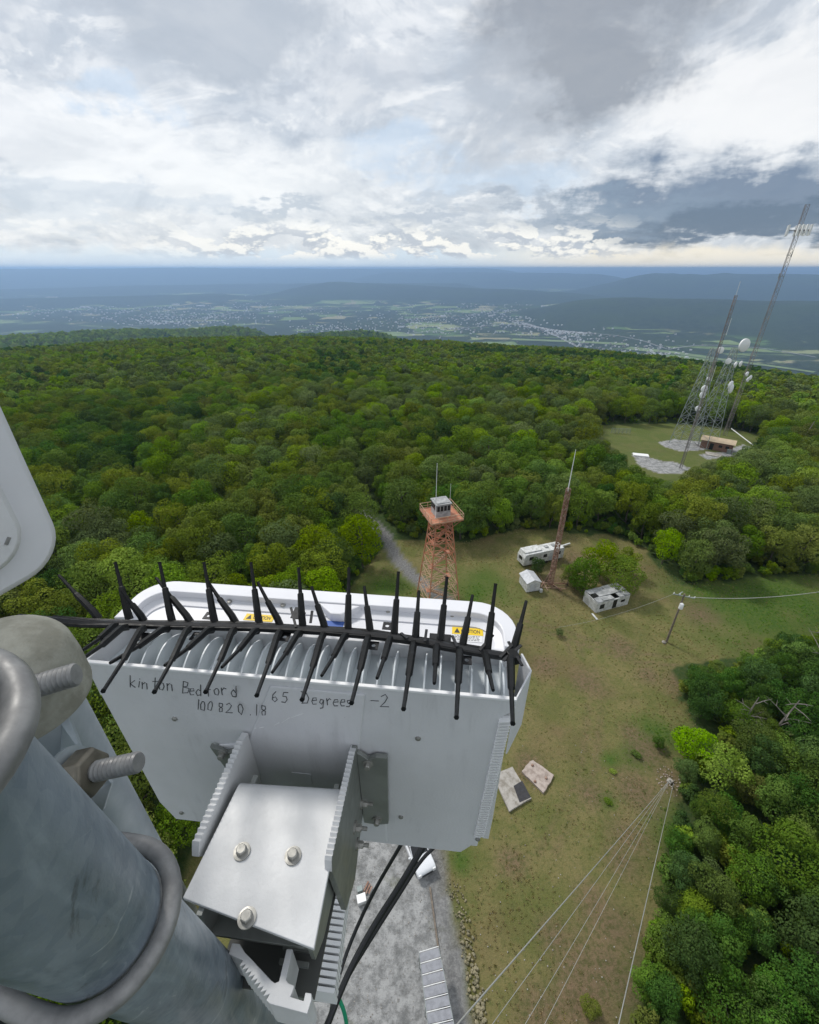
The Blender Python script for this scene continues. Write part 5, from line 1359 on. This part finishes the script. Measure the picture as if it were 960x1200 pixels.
# extruded jaw that bites on the pipe
JH = -.152
jaw = [(293, 1101), (306, 1100), (318, 1108), (319, 1118), (350, 1142), (357, 1151), (375, 1160), (390, 1163)]
jo = [lo(u, v, 'h', JH) for u, v in [(268, 1118), (272, 1105), (281, 1106), (287, 1116), (293, 1122), (318, 1149), (322, 1152), (327, 1150), (336, 1112), (343, 1112), (335, 1148), (338, 1152), (345, 1155), (342, 1164), (340, 1168), (356, 1173), (358, 1163), (365, 1164), (365, 1172), (360, 1188), (345, 1184), (316, 1176)]]
teeth = []
a0, a1 = lo(312, 1172, 'h', JH), lo(277, 1128, 'h', JH)
for i in range(10):
    teeth.append(a0.lerp(a1, i / 10)); c_ = a0.lerp(a1, (i + .5) / 10); teeth.append(c_ + Vector((.0035, .003, 0)))
poly = [(p.x, p.y) for p in jo + teeth]
m = MB(); m.prism(poly, JH - .05, JH); obj('serrated_jaw', m, BRK, br, bevel=.0005)

# main galvanized pipe (60 mm) and its U-bolts
def edge_plane(a, b):
    n = ray(*a).cross(ray(*b)).normalized(); return n if n.dot(ray(80, 1080)) > 0 else -n
n1, n2 = edge_plane((40, 862), (250, 1094)), edge_plane((0, 1154), (83, 1179))
D = n1.cross(n2).normalized(); D = D if D.z < 0 else -D
PR = .0302
A_ = np.linalg.solve(np.array([list(n1), list(n2), list(D)]), np.array([PR, PR, 0])); A_ = Vector(A_)
def axis_at(z): return EYE + A_ + D * ((z - A_.z) / D.z)
mp = MB(); mp.tube([axis_at(.35), axis_at(-2.6)], PR, 64)
pipe = obj('mounting_pipe', mp, GALV, None, smooth=40)
tag(pipe, 'thick blue-grey galvanized steel pipe slanting through the bottom left corner', 'pipe')
q = D.orthogonal().normalized(); q2 = D.cross(q)
LEFT_ = (Vector((-1, .15, 0)) - D * D.dot(Vector((-1, .15, 0)))).normalized()
def stretch_(v, k): return v + LEFT_ * (max(0, v.dot(LEFT_)) * k)
def ring_at(z, r, a0=0, a1=2 * math.pi, n=48, tilt=0.0):
    c = axis_at(z); pts = []
    for i in range(n + 1):
        a = a0 + (a1 - a0) * i / n; pts.append(c + stretch_(q * math.cos(a) + q2 * math.sin(a), tilt) * r)
    return pts
def pxy(P): w = P - EYE; return proj(w.x, w.y, w.z + 50)
def find_ring(u_t, v_t):
    best = None
    for i in range(500):
        z = .3 - i * .0015
        S_ = [pxy(P) for P in ring_at(z, PR + .011, n=48) if (P - EYE).y * cp - (P - EYE).z * sp_ > .02]
        if not S_: continue
        u, v = max(S_); e = abs(u - u_t) + abs(v - v_t)
        if best is None or e < best[0]: best = (e, z)
    return best[1]
zl, zu = find_ring(212, 1040), find_ring(47, 825)
for zz in (zl, zu):
    m = MB(); m.tube(ring_at(zz, PR + .0058, tilt=1.2 if zz == zl else 0), .0052, 16, closed=False)
    o = obj('u_bolt', m, UBM, None, smooth=60)
    if zz == zl: tag(o, 'lower round-bar U-bolt wrapped around the thick galvanized pipe', 'bolt', 'u-bolts on the galvanized pipe')
    else: tag(o, 'upper U-bolt on the thick pipe at the left picture edge', 'bolt', 'u-bolts on the galvanized pipe')
# second pole with a domed cap, clamp plate, threaded rods
Pc = px_d(8, 786, .275)
pole = thing('capped_pole', 'short pole with a rough grey domed cap behind the galvanized pipe', 'pole', Pc)
m = MB(); m.tube([(0, 0, -.012), (.0, .0, -2.0)], .0275, 40); obj('pole_tube', m, GALV2, pole, smooth=40)
pr_ = [(.0365, -.030), (.0375, -.026), (.0375, -.006), (.0365, .004)] + [(.0365 * math.cos(a), .004 + .026 * math.sin(a)) for a in [i * math.pi / 20 for i in range(1, 10)]] + [(.0001, .030)]
m = MB(); m.lathe(pr_, (0, 0, 0), (0, 0, 1), 48); obj('domed_cap', m, CAPM, pole, smooth=50)
clamp = thing('pipe_clamp', 'flat galvanized clamp plate with a nut and two threaded rods', 'clamp', px_d(95, 900, .285))
CL = Vector(clamp.location)
pp = [px_d(u, v, dd) - CL for u, v, dd in [(20, 830, .285), (60, 832, .285), (70, 812, .286), (96, 880, .286), (131, 918, .287), (121, 950, .300), (60, 965, .30)]]
m = MB(); nn_ = Vector((.35, -.6, .72)).normalized(); k = len(pp)
m.add([p for p in pp] + [p - nn_ * .006 for p in pp], [tuple(range(k)), tuple(range(k, 2 * k))[::-1]] + [(i, (i + 1) % k, k + (i + 1) % k, k + i) for i in range(k)])
obj('clamp_plate', m, GALV2, clamp, bevel=.0008)
def rod(p0, p1, r, nth, n=20):
    p0, p1 = Vector(p0), Vector(p1); L = (p1 - p0).length; prof = [(r * .9, 0)]
    for i in range(nth):
        z = L * i / nth; st = L / nth; prof += [(r * .86, z + st * .05), (r, z + st * .38), (r, z + st * .62), (r * .86, z + st * .95)]
    prof += [(r * .86, L), (.0001, L + .0003)]
    m = MB(); m.lathe(prof, p0, p1 - p0, n); return m
r0_, r1_ = px_d(92, 908, .272) - CL, px_d(163, 893, .268) - CL
obj('threaded_rod', rod(r0_, r1_, .0062, 14), UBM, clamp, smooth=50)
r2_, r3_ = px_d(2, 816, .255) - CL, px_d(90, 790, .262) - CL
obj('threaded_rod', rod(r2_, r3_, .0070, 15), UBM, clamp, smooth=50)
dr = (r1_ - r0_).normalized()
m = MB(); m.lathe([(.0135, -.0035), (.0145, -.002), (.0145, .0085), (.0128, .0105)], r0_ + dr * .001, dr, 6); obj('nut', m, NUTM, clamp, bevel=.0012)
m = MB(); m.lathe([(.0175, -.0062), (.0175, -.0042)], r0_, dr, 28); obj('washer', m, GALV2, clamp, smooth=40)

# corner of a second white antenna at the left edge
LA = px_d(84, 655, .80)
la = thing('antenna_radome', 'rounded bottom corner of a white antenna at the left picture edge', 'antenna', LA, -math.radians(17.5))
def rr_yz(y0, y1, z0, z1, r, n=8):
    p = []
    for (cy_, cz_, s0) in ((y1 - r, z0 + r, -90), (y1 - r, z1 - r, 0), (y0 + r, z1 - r, 90), (y0 + r, z0 + r, 180)):
        for k in range(n + 1):
            a = math.radians(s0 + 90 * k / n); p.append((cy_ + r * math.cos(a), cz_ + r * math.sin(a)))
    return p
m = MB(); m.prism(rr_yz(-.42, .004, 0, 1.2, .075), -.15, -.002, 'x'); obj('radome_shell', m, RADOME, la, smooth=40, bevel=.014)
m = MB(); m.prism(rr_yz(-.41, -.055, .052, 1.18, .062), -.01, .022, 'x'); obj('back_cover', m, WHITE, la, smooth=40, bevel=.012)
m = MB(); m.box((.0225, -.085, .095), (.002, .012, .005), Matrix.Rotation(.8, 3, 'X')); obj('cover_screw', m, UBM, la)

# bird-spike strip lying over the antenna's top
SH = .016
railpx = [(22, 724), (60, 727), (100, 731), (150, 732), (210, 733), (290, 735), (352, 738), (400, 741), (440, 745), (485, 751), (520, 757), (565, 765), (604, 771)]
rl = [lo(u, v, 'h', SH) for u, v in railpx]
spk = thing('bird_spike_strip', 'long black strip bristling with plastic spikes across the white antenna', 'spike strip', ROOTP, RROT)
m = MB(); m.tube([p + Vector((0, 0, 0)) for p in rl], .0050, 8); obj('rail', m, RAILM, spk, smooth=40)
for off, du in ((.0042, 0), (-.0040, 4)):
    m = MB(); m.tube([p + Vector((0, off, .001 + .001 * math.sin(i * 2.1 + du))) for i, p in enumerate(rl[1:-1])], .0030, 6); obj('rail_edge', m, BLACK, spk, smooth=40)
back_sp = [((116, 725), (69, 674)), ((152, 726), (135, 659)), ((169, 728), (143, 692)), ((202, 729), (187, 659)), ((224, 730), (183, 677)), ((252, 731), (239, 659)), ((277, 731), (242, 679)), ((304, 732), (294, 659)), ((329, 734), (302, 682)), ((355, 735), (350, 665)),
           ((381, 737), (365, 687)), ((408, 739), (409, 665)), ((434, 741), (427, 687)), ((462, 745), (467, 670)), ((487, 750), (491, 692)), ((516, 752), (524, 676)), ((542, 758), (554, 697)), ((571, 762), (581, 684)), ((601, 766), (617, 704))]
front_sp = [((149, 735), (90, 777)), ((138, 734), (97, 762)), ((169, 736), (121, 810)), ((197, 737), (129, 777)), ((222, 737), (181, 811)), ((249, 738), (193, 780)), ((275, 738), (241, 811)), ((302, 739), (260, 782)), ((328, 741), (301, 815)), ((352, 742), (319, 788)),
            ((379, 744), (354, 820)), ((406, 745), (377, 792)), ((432, 747), (412, 824)), ((458, 749), (442, 795)), ((485, 754), (473, 831)), ((512, 757), (509, 801)), ((539, 762), (535, 841)), ((568, 766), (578, 809)), ((598, 769), (601, 848))]
def spike(b, t, th):
    p0 = lo(*b, 'h', SH); p1 = lo(*t, 'h', th); mid = p0.lerp(p1, .55); kn = p0.lerp(p1, .12) + Vector((0, 0, .004))
    m = MB(); m.tube([p0, kn, mid, mid.lerp(p1, .04), p1.lerp(mid, .06), p1], [.0047, .0044, .0037, .0024, .0019, .0024 if th > .06 else .0017], 6)
    obj('spike', m, BLACK, spk, smooth=30)
for i, (b, t) in enumerate(back_sp): spike(b, t, .068 if i % 2 else .050)
for i, (b, t) in enumerate(front_sp): spike(b, t, .045 if i % 2 else .064)
def tab(u, v, w=.0115, h=.0125, hole=True, mt=None, up=.004):
    p = lo(u, v, 'h', SH - up); m = MB(); c = Vector((p.x, p.y, SH - up)); n = 12
    if not hole: m.box(c, (w, h, .0012))
    else:
        o_ = [(w / 2 * (1 if math.cos(a) > 0 else -1) * min(1, abs(math.cos(a)) / max(abs(math.sin(a)), 1e-6)), h / 2 * (1 if math.sin(a) > 0 else -1) * min(1, abs(math.sin(a)) / max(abs(math.cos(a)), 1e-6))) for a in [2 * math.pi * (i + .5) / n for i in range(n)]]
        i_ = [(.0026 * math.cos(2 * math.pi * (i + .5) / n), .0026 * math.sin(2 * math.pi * (i + .5) / n)) for i in range(n)]
        vs = [(c.x + x, c.y + y, c.z + z) for z in (0, .0012) for lst in (o_, i_) for x, y in lst]
        fs = []
        for i in range(n):
            j = (i + 1) % n; fs += [(i, j, n + j, n + i), (2 * n + i, 3 * n + i, 3 * n + j, 2 * n + j), (i, 2 * n + i, 2 * n + j, j), (n + i, n + j, 3 * n + j, 3 * n + i)]
        m.add(vs, fs)
    obj('mounting_tab', m, mt or RAILM, spk)
for (u, v) in [(245, 722), (230, 746), (334, 747), (454, 734), (438, 757), (547, 774), (352, 722)]: tab(u, v)
tab(516, 747, .026, .011, False); tab(168, 746, .024, .012, False); tab(346, 718, .006, .02, False)
tiesd = [((562, 762), (578, 744)), ((586, 770), (604, 752)), ((590, 774), (611, 756)), ((596, 752), (612, 780)), ((347, 735), (341, 712)), ((364, 730), (366, 716)), ((470, 742), (478, 748)), ((500, 738), (498, 752)), ((530, 745), (536, 758))]
for a, b in tiesd:
    p0, p1 = lo(*a, 'h', SH + .005), lo(*b, 'h', SH + .010); m = MB(); m.bar(p0, p1, .0032, .0016); obj('cable_tie', m, RAILM, spk)
m = MB(); p = lo(601, 770, 'h', SH + .003); m.box(p, (.012, .014, .012), Matrix.Rotation(.4, 3, 'Z')); obj('end_clip', m, BLACK, spk, bevel=.001)

# lower radio with stacked ribs, seen past the bracket
rb = px_d(375, 1100, 1.15)
rr_ = thing('ribbed_radio', 'ribbed grey radio box hanging below the bracket beside the black cables', 'radio', rb, RROT)
pL = [px_z(u, v, 49.05) - rb for u, v in [(340, 1030), (408, 1036), (392, 1160), (310, 1157)]]
def rot2(p, a=-RROT): return Vector((p.x * math.cos(a) - p.y * math.sin(a), p.x * math.sin(a) + p.y * math.cos(a), p.z))
pL = [rot2(p) for p in pL]; top_z = pL[0].z
m = MB(); m.prism([(p.x, p.y) for p in (pL[0], pL[1] - Vector((.012, 0, 0)), pL[2] - Vector((.012, 0, 0)), pL[3])], top_z - .06, top_z - .03); obj('radio_body', m, BRKD, rr_)
for i in range(15):
    f = (i + .5) / 15; a, b = pL[0].lerp(pL[3], f), pL[1].lerp(pL[2], f)
    m = MB(); m.box(((a.x + b.x) / 2, (a.y + b.y) / 2, top_z - .03), ((b - a).length, .0055, .05)); obj('rib', m, SCUFF, rr_)
def hang(name, px, r, mt, label, cat, n=10):
    P = [px_d(u, v, d) for u, v, d in px]
    # smooth the path
    for _ in range(2):
        Q = [P[0]]
        for a, b in zip(P[:-1], P[1:]): Q += [a.lerp(b, .25), a.lerp(b, .75)]
        P = Q + [P[-1]]
    m = MB(); m.tube(P, r, n); return tag(obj(name, m, mt, None, smooth=50), label, cat)
hang('cable', [(485, 965, 1.0), (470, 990, 1.0), (436, 1048, 1.05), (408, 1110, 1.05), (391, 1165, 1.0), (384, 1215, .95)], .0042, RUBBER, 'thinner left black cable hanging below the white antenna', 'cable')
hang('cable', [(510, 970, .9), (496, 992, .9), (470, 1036, .9), (436, 1088, .9), (408, 1140, .88), (384, 1200, .85), (378, 1220, .85)], .0062, RUBBER, 'thicker right black cable hanging below the white antenna', 'cable')
hang('cable', [(512, 990, .92), (493, 1008, .92), (472, 1042, .92), (440, 1092, .91), (404, 1150, .90), (378, 1210, .88)], .0038, RUBBER, 'slim black cable strapped along the right edge of the thicker one', 'cable')
hang('ground_wire', [(386, 1142, 1.2), (392, 1158, 1.2), (398, 1172, 1.2), (404, 1186, 1.2), (408, 1212, 1.2)], .0052, GREEN, 'bright green wire beside the black cables at the bottom', 'wire')
for (u, v, d) in [(482, 1012, .9), (466, 1046, .9)]: pass

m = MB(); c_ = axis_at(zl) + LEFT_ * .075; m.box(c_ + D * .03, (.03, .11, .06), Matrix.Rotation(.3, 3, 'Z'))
_cb = obj('clamp_block', m, mat('clamp_painted_shade', (.05, .055, .06), .6, .3, var=.3, vscale=40), None, bevel=.004)  # clamp in shadow: the shade is put into its near-black colour
tag(_cb, 'clamp block with painted shade behind the thick pipe in the bottom left corner', 'clamp')

# ------------------------------------------------------------------ haze
hz = MB(); hz.box((0, 0, -190), (88000, 88000, 570))
HM = bpy.data.materials.new('haze'); HM.use_nodes = True; HM.node_tree.nodes.clear()
_o = N(HM.node_tree, 'ShaderNodeOutputMaterial'); _v = N(HM.node_tree, 'ShaderNodeVolumePrincipled')
_v.inputs['Color'].default_value = (.43, .66, 1.0, 1); _v.inputs['Density'].default_value = 1.1e-4; _v.inputs['Anisotropy'].default_value = 0.5
HM.node_tree.links.new(_v.outputs[0], _o.inputs['Volume'])
stuff(obj('haze', hz, HM))
